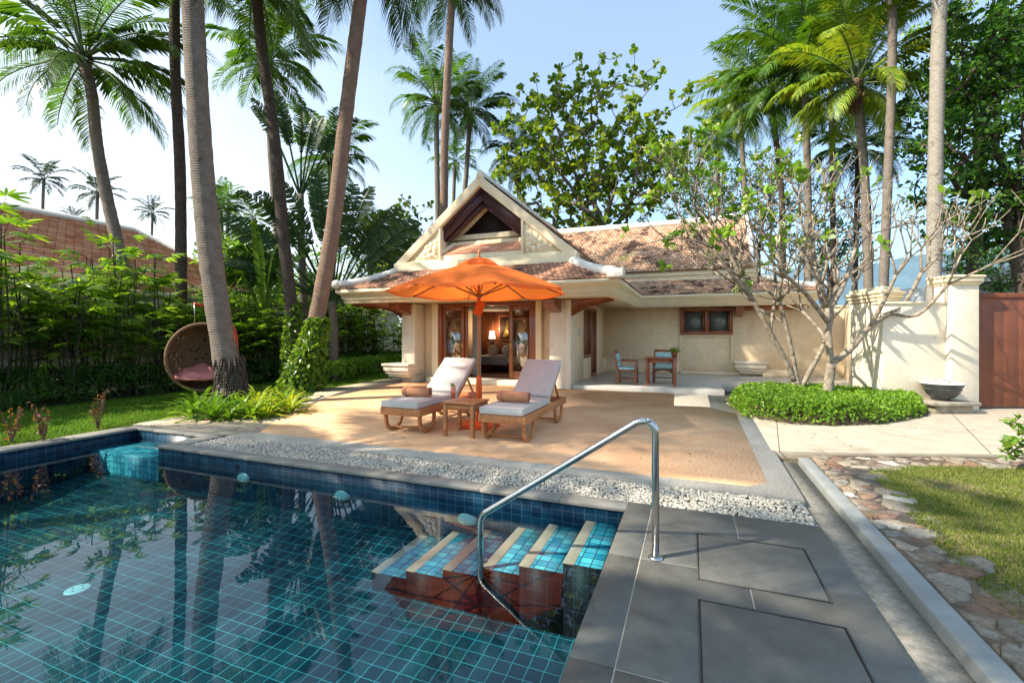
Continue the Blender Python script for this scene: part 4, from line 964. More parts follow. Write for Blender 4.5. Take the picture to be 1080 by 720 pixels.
obj('frame',MB().box(-.42,-.03,0,.42,0,1.05),INW,pt,bevel=.01); obj('canvas',MB().box(-.34,-.036,.08,.34,-.031,.97),mat('dark_canvas',(.05,.02,.012),.7,.3,8),pt); obj('gilt_shape',MB().prism([(-.22,0),(.22,0),(.1,.3),(.03,.72),(-.03,.72),(-.1,.3)],0,.004),GOLD,pt,loc=(0,-.041,.15)).rotation_euler=(R(90),0,0)
ct=obj('curtain',MB(),None) if False else None
cm=MB(); n=26; V=[]
for i in range(n+1):
    x=-.16+.32*i/n; y=.03*math.sin(i*1.6)
    V+=[(x,y,.02),(x,y,2.3)]
cm.add(V,[(2*i,2*i+2,2*i+3,2*i+1) for i in range(n)]); tag(obj('curtain',cm,CURT,smooth=True,loc=ab(-6.55,13.6,.14),rz=RZ),'grey curtain hanging just inside the open bedroom doors','curtain')
tag(obj('curtain',cm,CURT,smooth=True,loc=ab(-8.1,13.5,.14),rz=RZ),'pale curtain gathered at the left inside corner of the bedroom','curtain')

# ---------------------------------------------------------------- boundary walls and gate
def walln(name,label,cat,parts,bev=.015,m=None):
    t=thing(name,label,cat,parts[0][2]); 
    for nm,mb,_,mm in parts: obj(nm,mb,mm,t,bevel=bev,loc=-Vector(parts[0][2]))
    return t
def fr(x0,x1,Ya,Yb,z0,z1,mb=None,e=0):
    mb=mb or MB(); X0=(x0-540)/F*Ya-e; X1=(x1-540)/F*Ya+e; return mb.box(X0,Ya-e,z0,X1,Yb+e,z1)
t_=thing('boundary_wall','tall pale cream wall section between the round-capped pier and the pillar beside the gate','wall',(8.2,9.6,-.1)); O=-Vector((8.2,9.6,-.1))
obj('wall_body',fr(931,1004,9.32,9.6,-.1,2.12),PLASTER_W,t_,bevel=.01,loc=O); obj('coping',fr(931,1004,9.32,9.6,2.12,2.17,e=.02),TRIM,t_,bevel=.01,loc=O)
t_=thing('gate_pillar','square cream pillar with a moulded cap beside the brown gate','pillar',(9.3,9.3,-.1)); O=-Vector((9.3,9.3,-.1))
obj('shaft',fr(1003,1033,9.2,9.62,-.1,2.5),PLASTER_W,t_,bevel=.015,loc=O); m_=MB(); fr(1003,1033,9.2,9.62,2.5,2.55,m_,.025); fr(1003,1033,9.2,9.62,2.55,2.64,m_,.055); fr(1003,1033,9.2,9.62,2.64,2.69,m_,.075); obj('cap',m_,TRIM,t_,bevel=.02,loc=O)
t_=thing('garden_pier','broad white pier with a stepped moulded cap behind the bare tree','pillar',(7.1,9.5,-.1)); O=-Vector((7.1,9.5,-.1))
V=[wp(897,400,10.6),wp(931,400,9.45),wp(948,400,9.8),wp(916,400,11.1)]; P4=[(v.x,v.y) for v in V]
def off(P,e):
    cx=sum(p[0] for p in P)/4; cy_=sum(p[1] for p in P)/4; return [(p[0]+(e if p[0]>cx else -e),p[1]+(e if p[1]>cy_ else -e)) for p in P]
obj('shaft',MB().prism(P4,-.1,2.2),PLASTER_W,t_,bevel=.015,loc=O)
m_=MB().prism(off(P4,.03),2.2,2.27).prism(off(P4,.055),2.27,2.35).prism(off(P4,.085),2.35,2.42).prism(off(P4,.02),2.42,2.5); obj('cap',m_,TRIM,t_,bevel=.02,loc=O)
t_=thing('boundary_wall','plain tan wall joining the villa terrace to the white pier','wall',ab(3.9,17.8,-.1),RZ)
obj('wall_body',MB().box(-.9,-.0,0,1.6,.2,2.5),PLASTER,t_,bevel=.01); obj('coping',MB().box(-.3,-.04,2.5,1.6,.24,2.56),TRIM,t_,bevel=.01)
t_=thing('boundary_wall','cream wall return running back from the white pier towards the terrace','wall',(6.9,12,-.1))
a_,b_=wp(893,400,15.2),wp(912,400,11.0); obj('wall_body',MB().bar((a_.x-6.9,a_.y-12,1.2),(b_.x-6.9,b_.y-12,1.2),.2,2.4),PLASTER,t_,bevel=.01)
t_=thing('gate','tall solid red-brown board gate at the right edge','gate',(10.3,9.35,-.02)); 
g_=MB(); 
for k in range(9): g_.box(-.92+k*.3,0,.06,-.92+k*.3+.298,.05,2.27)
obj('board_panel',g_,GATEW,t_,bevel=.002); obj('gate_frame',MB().box(-1.03,-.02,0,-.92,.1,2.37).box(-.92,-.02,2.27,1.9,.1,2.37).box(1.8,-.02,0,1.9,.1,2.27),GATEW,t_,bevel=.005)
obj('handle',MB().tube([(1.6,-.02,1.0),(1.6,-.07,1.0),(1.6,-.07,1.2),(1.6,-.02,1.2)],.012,8),STEEL,t_)
# bowl on its plinth
p=gp(998,437); PX,PY=8.42,9.0
t_=thing('stone_plinth','low rough stone plinth with a flat slab under the dark bowl','plinth',(PX,PY,-.01))
obj('slab',MB().box(-.42,-.3,.16,.45,.35,.23),PLINTH,t_,bevel=.012); obj('block',MB().box(-.34,-.22,0,.38,.3,.16),mat('rough_block',(.33,.28,.2),.9,.3,8,.8,20,bdist=.02),t_,bevel=.02)
t_=thing('water_bowl','dark glazed bowl with pale rim rings standing on the stone plinth before the wall','bowl',(PX-.02,PY,.225)); t_.scale=(.9,.9,.92)
obj('bowl',MB().lathe([(.13,0),(.15,.01),(.13,.04),(.2,.07),(.27,.14),(.31,.22),(.33,.25),(.31,.27),(.34,.29),(.355,.34),(.34,.345),(.30,.30),(.2,.26),(.0,.25)],k=32),BOWL,t_,smooth=True)
obj('rim_ring',MB().lathe([(.30,.345),(.375,.347),(.385,.362),(.375,.375),(.30,.375),(.28,.36)],k=32),BOWLR,t_,smooth=True)
obj('ladle',MB().tube([(-.13,-.05,.37),(-.1,-.05,.43),(0,-.05,.45),(.1,-.05,.43),(.13,-.05,.37)],.028,8),BOWLR,t_,smooth=True)
# left garden wall and neighbour house
t_=thing('garden_wall','long cream garden wall half hidden by tall cane palms on the left','wall',ab(-15,6,-.12),RZ)
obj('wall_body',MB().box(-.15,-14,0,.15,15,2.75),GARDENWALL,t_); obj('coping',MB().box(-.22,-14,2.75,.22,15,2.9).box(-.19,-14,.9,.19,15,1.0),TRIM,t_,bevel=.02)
pl_=MB()
for y in (-4.5,-1.2,2.1,5.4,8.7,12): pl_.box(.15,y-.2,0,.24,y+.2,2.75)
obj('pilaster',pl_,GARDENWALL,t_,bevel=.01)
wd=MB()
for y in (-2.9,3.6): wd.box(.152,y-.55,.75,.2,y+.55,2.3)
obj('shutter',wd,mat('dark_brown_shutter',(.05,.025,.015),.6),t_,bevel=.01)
nb=thing('neighbour_house','neighbouring house with an orange clay tiled roof and white ridges behind the left wall','house',ab(-21,8,-.1),RZ)
m_=MB(); roofpatch(m_,(3.6,-22,3.45),(3.6,6.4,3.45),(-1.9,4.8,6.15),(-1.9,-22,6.15),row=.30,lift=.085); roofpatch(m_,(3.6,6.4,3.45),(-7,6.4,3.45),(-1.9,4.8,6.15),(-1.9,4.81,6.15),row=.24,lift=.05)
obj('roof',m_,ROOF3,nb); obj('ridge',MB().tube([(-1.9,-22,6.22),(-1.9,4.8,6.22),(.9,5.65,4.88),(3.65,6.45,3.5)],.13,8),RIDGE,nb,smooth=True)
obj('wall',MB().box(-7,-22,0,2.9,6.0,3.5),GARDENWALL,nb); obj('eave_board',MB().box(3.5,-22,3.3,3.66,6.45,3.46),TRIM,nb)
nb=thing('white_building','white building glimpsed through branches beyond the right garden wall','building',(35,30,-.1))
obj('wall',MB().box(-6,0,0,9,8,5.0),WHITEB,nb); m_=MB(); roofpatch(m_,(-6.6,-.6,5.0),(9.6,-.6,5.0),(7,4,6.6),(-4,4,6.6),row=.3,lift=.05); obj('roof',m_,mat('grey_roof',(.35,.36,.38),.8),nb)
obj('window',MB().box(-5,-.03,1.5,-3.8,0,2.8).box(-1,-.03,1.5,.2,0,2.8).box(3,-.03,1.5,4.2,0,2.8),FROST,nb)
def fil(P,r=.09,n=6):
    P=[Vector(p) for p in P]; out=[P[0]]
    for i in range(1,len(P)-1):
        a,b,c=P[i-1],P[i],P[i+1]; d1=(a-b).normalized();d2=(c-b).normalized(); p0=b+d1*r;p2=b+d2*r
        for j in range(n+1): u=j/n; out.append(p0*(1-u)**2+b*2*u*(1-u)+p2*u*u)
    return out+[P[-1]]
# ---------------------------------------------------------------- sun loungers
def lounger(label,a,bang=1.12):
    t=thing('sun_lounger',label,'sun lounger',ab(a,5.85,0),RZ,'sun loungers under the orange umbrella')
    m=MB()
    for s in (-1,1): m.box(s*.33-.02,0,.28,s*.33+.02,2.2,.395)
    m.box(-.31,0,.28,.31,.035,.395).box(-.31,2.165,.28,.31,2.2,.395)
    obj('frame',m,TEAK,t,bevel=.005)
    m=MB()
    for k in range(12): m.box(-.31,.06+k*.105,.365,.31,.06+k*.105+.07,.385)
    obj('seat_slats',m,TEAKX,t)
    for s in (-1,1):
        for y0,y1 in ((.08,.50),(1.62,2.04)):
            m=MB(); P=[]; n=12
            for i in range(n+1):
                u=math.pi*(i/n); yy=(y0+y1)/2-(y1-y0)/2*math.cos(u)*(1-.0*math.sin(u)); zz=.30-.30*math.sin(u)**.55+.022; P.append((s*.305,yy,zz))
            for i in range(n): m.bar(P[i],P[i+1],.06,.04,up=(1,0,0))
            obj('leg',m,TEAK,t,bevel=.004)
    obj('crossbar',MB().bar((-.3,.29,.05),(.3,.29,.05),.03,.03),TEAKX,t); obj('crossbar',MB().bar((-.3,1.83,.05),(.3,1.83,.05),.03,.03),TEAKX,t)
    pv=Vector((0,1.30,.42)); tp=Vector((0,1.98,.42+.52)); d=(tp-pv).normalized(); nn=Vector((0,-d.z,d.y))
    m=MB()
    for s in (-.28,.28): m.bar(pv+Vector((s,0,0)),tp+Vector((s,0,0)),.035,.05)
    for k in range(7): q=pv.lerp(tp,(k+.5)/7); m.bar(q+Vector((-.27,0,0)),q+Vector((.27,0,0)),.06,.015,up=nn)
    obj('backrest',m,TEAK,t)
    m=MB()
    for s in (-.25,.25): m.bar(pv.lerp(tp,.62)+Vector((s,0,0)),Vector((s,2.03,.38)),.03,.03)
    obj('backrest_support',m,TEAK,t)
    def cush(y0,y1,th,M4):
        W=.325; nx,ny=10,14; V=[];Fc=[]
        def z(i,j,top):
            u=abs(2*i/nx-1);v=abs(2*j/ny-1); e=(1-u**8)*(1-v**10); return (th*(.86+.14*e)+.004*math.sin(i*1.3+j*.9)) if top else 0
        for top in (1,0):
            for j in range(ny+1):
                for i in range(nx+1): V.append(M4@Vector((-W+2*W*i/nx,y0+(y1-y0)*j/ny,z(i,j,top))))
        N=(nx+1)*(ny+1); ix=lambda i,j:j*(nx+1)+i
        for j in range(ny):
            for i in range(nx): Fc+=[(ix(i,j),ix(i+1,j),ix(i+1,j+1),ix(i,j+1)),(N+ix(i,j),N+ix(i,j+1),N+ix(i+1,j+1),N+ix(i+1,j))]
        for i in range(nx): Fc+=[(ix(i,0),N+ix(i,0),N+ix(i+1,0),ix(i+1,0)),(ix(i,ny),ix(i+1,ny),N+ix(i+1,ny),N+ix(i,ny))]
        for j in range(ny): Fc+=[(ix(0,j),ix(0,j+1),N+ix(0,j+1),N+ix(0,j)),(ix(nx,j),N+ix(nx,j),N+ix(nx,j+1),ix(nx,j+1))]
        return MB().add(V,Fc)
    obj('seat_cushion',cush(-.02,1.28,.105,Matrix.Translation((0,0,.398))),CUSHION,t,bevel=.018,seg=3)
    PR=[(-.322,-.015),(.322,-.015),(.322,1.275),(-.322,1.275),(-.322,-.015)]
    for zz in (.413,.487): obj('piping',MB().tube(fil([(x,y,zz) for x,y in PR],.03,3),.006,6,False),CUSHION,t,smooth=True)
    ang=math.atan2(d.z,d.y); M4=Matrix.Translation(pv+nn*.03+Vector((0,.0,.03)))@Matrix.Rotation(ang,4,'X')
    obj('back_cushion',cush(.0,(tp-pv).length+.03,.085,M4),CUSHION,t,bevel=.018,seg=3)
    return t
lounger('teak sun lounger with grey cushions left of the small side table',-4.11)
lounger('teak sun lounger with grey cushions right of the small side table',-2.45)
for lab,a,b,rz in (('rolled tan towel lying on the left sun lounger',-4.11,6.33,.03),('rolled tan towel lying on the right sun lounger',-2.45,6.33,-.02)):
    m=MB(); prof=[]; n=34
    t_=thing('rolled_towel',lab,'towel',ab(a,b,.503),RZ+rz,'rolled towels on the loungers')
    P=[]
    V=[];Fc=[]; turns=2.6; N=70
    for i in range(N+1):
        u=i/N; th=u*turns*2*math.pi; r=.082-.062*u*(1)+ .0; 
        if i<3: r+=.004*(3-i)
        for x in (-.245,-.24,-.08,.08,.24,.245): 
            rr_=r-(.006 if abs(x)>.243 else 0); V.append((x,rr_*math.cos(th+.6)*1.05,.083+rr_*math.sin(th+.6)))
    for i in range(N):
        for j in range(5): Fc.append((i*6+j,(i+1)*6+j,(i+1)*6+j+1,i*6+j+1))
    o=obj('towel_roll',MB().add(V,Fc),TOWEL,t_,smooth=True); s_=o.modifiers.new('thick','SOLIDIFY'); s_.thickness=.013
    obj('hem_band',MB().lathe([(.0835,-.205),(.0845,-.2),(.0845,-.175),(.0835,-.17)],(0,0,.083),28,'x'),TOWEL,t_,smooth=True)
# side table
t_=thing('side_table','small square teak side table between the two sun loungers','table',ab(-3.19,6.24,0),RZ)
m=MB()
for k in range(6): m.box(-.27,-.27+k*.0905,.485,.27,-.27+k*.0905+.085,.51)
obj('tabletop',m,TEAKX,t_,bevel=.003)
obj('apron',MB().box(-.24,-.245,.39,.24,-.222,.484).box(-.24,.222,.39,.24,.245,.484).box(-.245,-.222,.39,-.222,.222,.484).box(.222,-.222,.39,.245,.222,.484),TEAKX,t_)
for x in (-.225,.225):
    for y in (-.225,.225): obj('leg',MB().box(x-.028,y-.028,0,x+.028,y+.028,.485),TEAK,t_,bevel=.004)
# drinks
t_=thing('drink_glass','tall glass of orange-red juice with a mint sprig on the side table','drink',ab(-3.34,6.12,.511),RZ)
obj('glass',MB().lathe([(.032,0),(.034,.004),(.012,.012),(.012,.022),(.030,.035),(.042,.23),(.040,.23),(.028,.04),(.001,.036)],k=20),CLEARG,t_,smooth=True)
obj('juice',MB().lathe([(.001,.038),(.027,.04),(.039,.20),(.001,.201)],k=20),DRNK2,t_,smooth=True)
rg=np.random.default_rng(4); m=MB(); leaves(m,np.tile([0.,0,.225],(14,1))+rg.normal(size=(14,3))*.008,rdir(rg,14,1.2),rdir(rg,14,.5),rg.uniform(.03,.05,14),OVAL); m.tube([(0,0,.12),(-.03,0,.27)],.003,5); obj('mint_sprig',m,L_BR,t_)
t_=thing('drink_glass','short stemmed glass of red juice with a strawberry on the side table','drink',ab(-3.05,6.12,.511),RZ)
obj('glass',MB().lathe([(.034,0),(.034,.004),(.006,.008),(.006,.04),(.03,.055),(.042,.09),(.036,.14),(.034,.14),(.04,.09),(.028,.058),(.001,.05)],k=20),CLEARG,t_,smooth=True)
obj('juice',MB().lathe([(.001,.052),(.028,.06),(.039,.09),(.035,.12),(.001,.121)],k=20),DRNK,t_,smooth=True); obj('strawberry',MB().ball((.03,0,.155),.018,8),DRNK,t_,smooth=True)
# ---------------------------------------------------------------- umbrella
t_=thing('patio_umbrella','open orange canvas umbrella on a wooden pole behind the side table','umbrella',ab(-3.27,6.87,0),RZ)
Rc,zr,za=1.5,2.2,2.74
def canopy(R0,R1,z0,z1,sag,ro=0,nr=10,scal=.0):
    V=[];Fc=[];n=8;m=6
    for j in range(nr+1):
        f=j/nr; r=R0+(R1-R0)*f
        for k in range(n):
            for q in range(m):
                u=q/m; A0=ro+2*math.pi*k/n; A1=ro+2*math.pi*(k+1)/n
                x=r*((1-u)*math.cos(A0)+u*math.cos(A1)); y=r*((1-u)*math.sin(A0)+u*math.sin(A1)); s=math.sin(math.pi*u)
                z=z1+(z0-z1)*(f**1.0)-sag*s*f-.05*math.sin(math.pi*f)*0+.03*math.sin(math.pi*f); sc_=1-scal*s*f
                V.append((x*sc_,y*sc_,z))
    N=n*m
    for j in range(nr):
        for i in range(N): Fc.append((j*N+i,j*N+(i+1)%N,(j+1)*N+(i+1)%N,(j+1)*N+i))
    return MB().add(V,Fc)
ro=R(34)
cp=obj('canopy',canopy(.16,Rc,zr,za-.06,.05,ro,scal=.015),ORANGE,t_,smooth=False)
obj('hem',canopy(Rc*.975,Rc,zr,zr+.014,.05,ro,1,scal=.015),ORANGE,cp,loc=(0,0,-.006))
obj('vent_cap',canopy(.015,.36,za-.1,za+.03,.012,ro,4),ORANGE,t_)
m=MB(); sm=MB()
for k in range(8):
    A=ro+k*math.pi/4; c,s=math.cos(A),math.sin(A)
    m.bar((.04*c,.04*s,za-.09),(Rc*.985*c,Rc*.985*s,zr-.015),.018,.026)
    sm.bar((.04*c,.04*s,zr-.06),(.74*c,.74*s,(za+zr)/2-.055),.014,.022)
obj('rib',m,TEAKX,t_); obj('strut',sm,TEAKX,t_)
obj('pole',MB().lathe([(.024,.2),(.024,2.74)],k=16),TEAK,t_,smooth=True)
obj('hub',MB().lathe([(.03,zr-.1),(.05,zr-.08),(.05,zr-.03),(.03,zr-.01)],k=16).lathe([(.03,za-.14),(.05,za-.12),(.05,za-.07),(.03,za-.05)],k=16),TEAK,t_)
obj('finial',MB().lathe([(.02,za+.02),(.035,za+.04),(.012,za+.07),(.028,za+.10),(.02,za+.13),(.003,za+.17)],k=14),TEAK,t_,smooth=True)
obj('base_plate',MB().lathe([(.0,0),(.33,0),(.34,.02),(.33,.045),(.1,.06),(.05,.07)],k=36),ORANGEP,t_)
obj('sleeve',MB().lathe([(.04,.06),(.045,.07),(.042,.50),(.05,.52),(.046,.80),(.03,.83)],k=16),ORANGEP,t_,smooth=True)
m=MB(); m.box(-.085,-.012,-.12,.085,.012,.12); o=obj('hanging_pouch',m,ORANGE,t_,bevel=.01,loc=(.04,-.07,1.93)); o.rotation_euler=(0,R(24),R(-12))
obj('pouch_cord',MB().tube([(0,-.02,2.13),(.02,-.06,2.05)],.004,5),ORANGE,t_)
# ---------------------------------------------------------------- pool handrail
t_=thing('handrail','polished steel pool handrail sloping from the deck into the water by the steps','handrail',ab(-.23,3.24,0),RZ)
def fil(P,r=.09,n=6):
    P=[Vector(p) for p in P]; out=[P[0]]
    for i in range(1,len(P)-1):
        a,b,c=P[i-1],P[i],P[i+1]; d1=(a-b).normalized();d2=(c-b).normalized(); p0=b+d1*r;p2=b+d2*r
        for j in range(n+1): u=j/n; out.append(p0*(1-u)**2+b*2*u*(1-u)+p2*u*u)
    return out+[P[-1]]
obj('rail',MB().tube(fil([(0,0,.0),(0,0,.90),(-.09,0,.925),(-1.30,0,.10),(-1.30,0,-.42)],.06),.0245,16),STEEL,t_,smooth=True)
obj('flange',MB().lathe([(.022,.0),(.048,.0),(.050,.006),(.04,.014),(.024,.02)],k=24),STEEL,t_,smooth=True)
obj('bolt',MB().lathe([(.0,0),(.022,0),(.022,.02),(.012,.03)],(-1.27,.02,-.26),12),STEEL,t_)
# ---------------------------------------------------------------- dining set on the terrace
tz=.11
t_=thing('dining_table','square red-brown wooden table with a potted plant on the villa terrace','table',ab(-.80,13.35,tz),RZ)
obj('tabletop',MB().box(-.42,-.40,.74,.42,.40,.775),REDWOODH,t_,bevel=.006); obj('apron',MB().box(-.37,-.35,.64,.37,-.33,.74).box(-.37,.33,.64,.37,.35,.74).box(-.37,-.33,.64,-.35,.33,.74).box(.35,-.33,.64,.37,.33,.74),REDWOODH,t_)
for x in (-.36,.36):
    for y in (-.34,.34): obj('leg',MB().box(x-.03,y-.03,0,x+.03,y+.03,.74),REDWOOD,t_,bevel=.004)
def chair(label,a,b,rz):
    t=thing('armchair',label,'chair',ab(a,b,tz),RZ+rz,'dining chairs on the terrace'); DW=REDWOOD
    for x in (-.27,.27):
        obj('leg',MB().bar((x,-.25,0),(x,-.25,.66),.045,.045),DW,t,bevel=.004); obj('leg',MB().bar((x,.25,0),(x,.25,.42),.045,.045).bar((x,.25,.42),(x,.33,.93),.045,.035),DW,t,bevel=.004)
        obj('armrest',MB().box(x-.035,-.28,.64,x+.035,.29,.665),DW,t,bevel=.006)
    obj('stretcher',MB().bar((-.27,-.22,.14),(-.27,.24,.14),.03,.03).bar((.27,-.22,.14),(.27,.24,.14),.03,.03).bar((-.26,0,.14),(.26,0,.14),.03,.03),DW,t)
    V=[];n=8
    for k in range(n+1): x=-.25+.5*k/n; V+=[(x,-.26,.39),(x,-.26,.30+.07*math.sin(math.pi*k/n)),(x,-.235,.39),(x,-.235,.30+.07*math.sin(math.pi*k/n))]
    Fc=[]
    for k in range(n): q=4*k; Fc+=[(q,q+1,q+5,q+4),(q+2,q+6,q+7,q+3),(q+1,q+3,q+7,q+5)]
    obj('seat_frame',MB().box(-.25,-.25,.37,.25,.25,.41).add(V,Fc),DW,t)
    m=MB().bar((-.27,.33,.92),(.27,.33,.92),.04,.06).bar((-.27,.265,.52),(.27,.265,.52),.03,.04)
    for k in range(5): x=-.2+k*.1; m.bar((x,.27,.52),(x,.325,.9),.02,.035)
    obj('backrest',m,DW,t)
    obj('seat_cushion',MB().box(-.245,-.25,.41,.245,.22,.475),TEALF,t,bevel=.02,seg=3); obj('back_cushion',MB().bar((0,.225,.50),(0,.285,.86),.44,.07,up=(0,1,0)),TEALF,t,bevel=.02,seg=3)
    return t
chair('wooden armchair with teal cushions at the left side of the terrace table',-1.72,13.45,R(90)); chair('wooden armchair with teal cushions behind the terrace table',-.78,14.15,0)
t_=thing('potted_plant','small green fern in a terracotta pot on the terrace table','plant',ab(-.45,13.3,tz+.775),RZ)
obj('pot',MB().lathe([(.0,0),(.065,0),(.085,.11),(.095,.115),(.095,.14),(.08,.14),(.07,.12),(.0,.12)],k=20),TERRA,t_,smooth=False)
fm=fern_mesh(31,34,.2,.03); fm.materials.append(L_FERN); obj('foliage',fm,None,t_,loc=(0,0,.12))
# ---------------------------------------------------------------- egg chair
EP_=Vector((-6.70,10.0,0)); t_=thing('egg_chair','brown woven egg chair hanging beside the leaning palm trunk','hanging chair',(EP_.x,EP_.y,.28),R(28))
rr=random.Random(9); V=[];Fc=[]; nu,nv=112,76; cz=.74
for j in range(nv+1):
    ph=math.pi*(j/nv)
    for i in range(nu):
        th=2*math.pi*i/nu; V.append((.66*math.sin(ph)*math.cos(th)*(1-.06*math.cos(ph)),.52*math.sin(ph)*math.sin(th),cz-.74*math.cos(ph)))
for j in range(nv):
    for i in range(nu):
        c=[V[k] for k in (j*nu+i,j*nu+(i+1)%nu,(j+1)*nu+(i+1)%nu,(j+1)*nu+i)]; y=sum(q[1] for q in c)/4; z=sum(q[2] for q in c)/4
        x=sum(q[0] for q in c)/4
        if y<-.10+ (z-cz)*.1: continue
        if rr.random()<.10 and y>.1 and .42<z<1.25: continue
        Fc.append((j*nu+i,j*nu+(i+1)%nu,(j+1)*nu+(i+1)%nu,(j+1)*nu+i))
o=obj('basket',MB().add(V,Fc),WICK,t_); s_=o.modifiers.new('thick','SOLIDIFY'); s_.thickness=.02
P=[]
for k in range(49):
    th=2*math.pi*k/48; z=cz+.715*math.sin(th); yy=-.10+(z-cz)*.1; x=.645*math.cos(th)*(1+.06*math.sin(th)*0); P.append((x,yy,z))
obj('basket_rim',MB().tube(P,.035,8,False),WICK,t_,smooth=True)
V=[];Fc=[];rg=np.random.default_rng(3)
for top in (1,0):
    for j in range(13):
        for i in range(17):
            u,v=i/8-1,j/6-1; e=max(0,(1-abs(u)**3))*max(0,(1-abs(v)**3)); x=u*.54*(1-.12*abs(v)); y=.1+v*.34*(1-.1*abs(u)); z=.27+.20*max(0,v+.2)**1.3-.12*abs(u)*max(0,v)+(.15*e**.5+.022*math.sin(u*7+v*3)+.018*math.sin(v*9-u*4) if top else -.06*e+.1*u*u)
            V.append((x,y,z))
for j in range(12):
    for i in range(16): q=j*17+i; Fc+=[(q,q+1,q+18,q+17),(221+q,221+q+17,221+q+18,221+q+1)]
for i in range(16): Fc+=[(i,221+i,222+i,i+1),(204+i,205+i,426+i,425+i)]
for j in range(12): Fc+=[(j*17,j*17+17,221+j*17+17,221+j*17),(j*17+16,221+j*17+16,221+j*17+33,j*17+33)]
obj('cushion',MB().add(V,Fc),PINKF,t_,smooth=True)
t_=thing('chair_stand','red curved steel stand arching over the woven egg chair behind the palm','stand',(-6.76,10.95,-.03))
P=bez([(0.1,0,0),(.2,0,.9),(.2,0,1.5),(.12,-.15,1.85),(-.05,-.5,2.12),(-.13,-.95,2.2)],6); obj('arm',MB().tube(P,.035,10),REDP,t_,smooth=True); obj('base_plate',MB().lathe([(.0,0),(.35,0),(.35,.03),(.04,.05)],(.1,0,0),24),REDP,t_)
obj('chain',MB().tube([(-.13,-.95,2.2),(-.13,-.95,1.79)],.01,6),STEEL,t_)
# ---------------------------------------------------------------- palms
palm('coconut palm with a curved trunk in front of the tiled roof, whole crown visible',[(141,407),(131,300),(125,262),(112,205),(102,150),(97,100),(89,66)],13.5,.17,.13,'near',.84,T_PALM,L_MIX,1)
palm('thick leaning palm trunk rising beside the woven egg chair',[(246,420),(238,380),(226,300),(217,220),(210,130),(203,0),(199,-80),(197,-150)],10,.25,.19,'near2',.95,T_PALM,L_COCO,2,flare=2.1)
_p=gp(240,424); _t=thing('root_mass','dark rough exposed roots around the foot of the thick leaning palm','palm roots',(-6.04,10,-.05)); _m=MB(); _r=random.Random(4)
for _k in range(240):
    _a=_r.uniform(0,6.28); _z=_r.uniform(.02,1.05); _q=.26*(1+1.1*max(0,1-_z/.7)**2)-.01; _d=Vector((math.cos(_a),math.sin(_a),0)); _c=Vector((-.09*_z,0,0))
    _m.tube([_c+_d*_q*.9+Vector((0,0,_z+.08)),_c+_d*(_q+.03)+Vector((0,0,_z)),_c+_d*(_q+.07)+Vector((0,0,max(0,_z-.16)))],[.012,.02,.008],5,False)
_m.tube([(0,0,0),(-.03,0,.45)],[.42,.27],12)
_o=obj('roots',_m,T_DARK,_t,smooth=True)
palm('slim straight dark palm trunk between the curved palm and the thick leaning palm',[(192,404),(191,290),(190,180),(185,80),(184,0),(184,-70)],14.2,.16,.13,'near',.75,T_DARK,L_MIX,3)
palm('palm leaning right with its foot wrapped in green creeper',[(317,410),(332,345),(351,240),(365,120),(380,0),(388,-75)],12.5,.22,.17,'near',.95,T_PINK,L_COCO,4,nuts=4)
palm('dark trunked palm leaning left behind the creeper-covered palm',[(314,405),(309,340),(299,250),(290,150),(276,50),(269,-25)],14,.19,.15,'near2',.9,T_DARK,L_MIX,5)
palm('smaller coconut palm whose crown shows behind the left leaning dark trunk',[(300,385),(292,250),(285,150),(283,68)],20,.16,.12,'mid',.95,T_PALM,L_MIX,6)
palm('tall pinkish palm trunk rising behind the villa gable, crown at the top edge',[(462,360),(468,220),(469,150),(473,60),(478,-22)],24,.23,.19,'near',1.0,T_PINK,L_COCO,7,nuts=5)
palm('full round crowned palm just left of the tall trunk behind the gable',[(462,352),(462,250),(461,180),(460,112)],30,.2,.16,'near2',.92,T_PALM,L_MIX,8,nuts=4)
palm('palm with drooping fronds just right of the tall trunk behind the gable',[(489,352),(489,230),(492,180),(496,122)],33,.2,.16,'near',.9,T_PALM,L_COCO,9)
palm('small slender palm low between the two round crowned palms',[(478,352),(478,230),(480,172)],38,.17,.14,'far',.75,T_PALM,L_MIX,10)
palm('dark palm crown partly hidden by the big leaved tree behind the gable',[(548,352),(548,240),(547,168)],34,.2,.16,'near2',.8,T_DARK,L_COCO,11)
for lab,x,y,Y,s,sd in (('distant palm above the orange roof, leftmost of the far ones',46,190,60,.95,12),('distant palm just left of the curved trunk above the orange roof',103,205,55,.9,13),('distant palm right of the curved trunk above the roof end',161,226,70,.85,14),('tiny distant palm peeping just over the orange roof ridge',79,232,80,.75,15),('distant palm right of the thick leaning trunk',241,213,45,.62,16),('bushy distant palm low beside the banana leaf',268,232,38,.6,17)):
    palm(lab,[(x-1,340),(x-2,(y+340)//2),(x,y)],Y,.2,.16,'far',s,T_PALM,L_FAR if sd<16 else L_MIX,sd,group='distant palms against the sky',flare=1.1)
palm('bright yellow-green coconut palm with hanging dead fronds on the right',[(917,352),(914,230),(910,160),(904,92)],20,.2,.15,'yel',1.2,T_PALM,L_YEL,21,dead=7,nuts=5)
palm('lush green palm immediately left of the yellow-green palm',[(853,352),(852,200),(848,72)],23,.19,.15,'yel',1.4,T_PALM,L_MIX,22,nuts=3)
palm('palm with an arching crown above the right end of the villa roof',[(826,352),(824,200),(812,104)],26,.17,.14,'near',1.1,T_DARK,L_MIX,23)
palm('shorter palm with pale drooping fronds at the left of the right-hand palm group',[(786,352),(786,220),(780,116)],31,.18,.14,'near2',1.0,T_PALM,L_YEL,24)
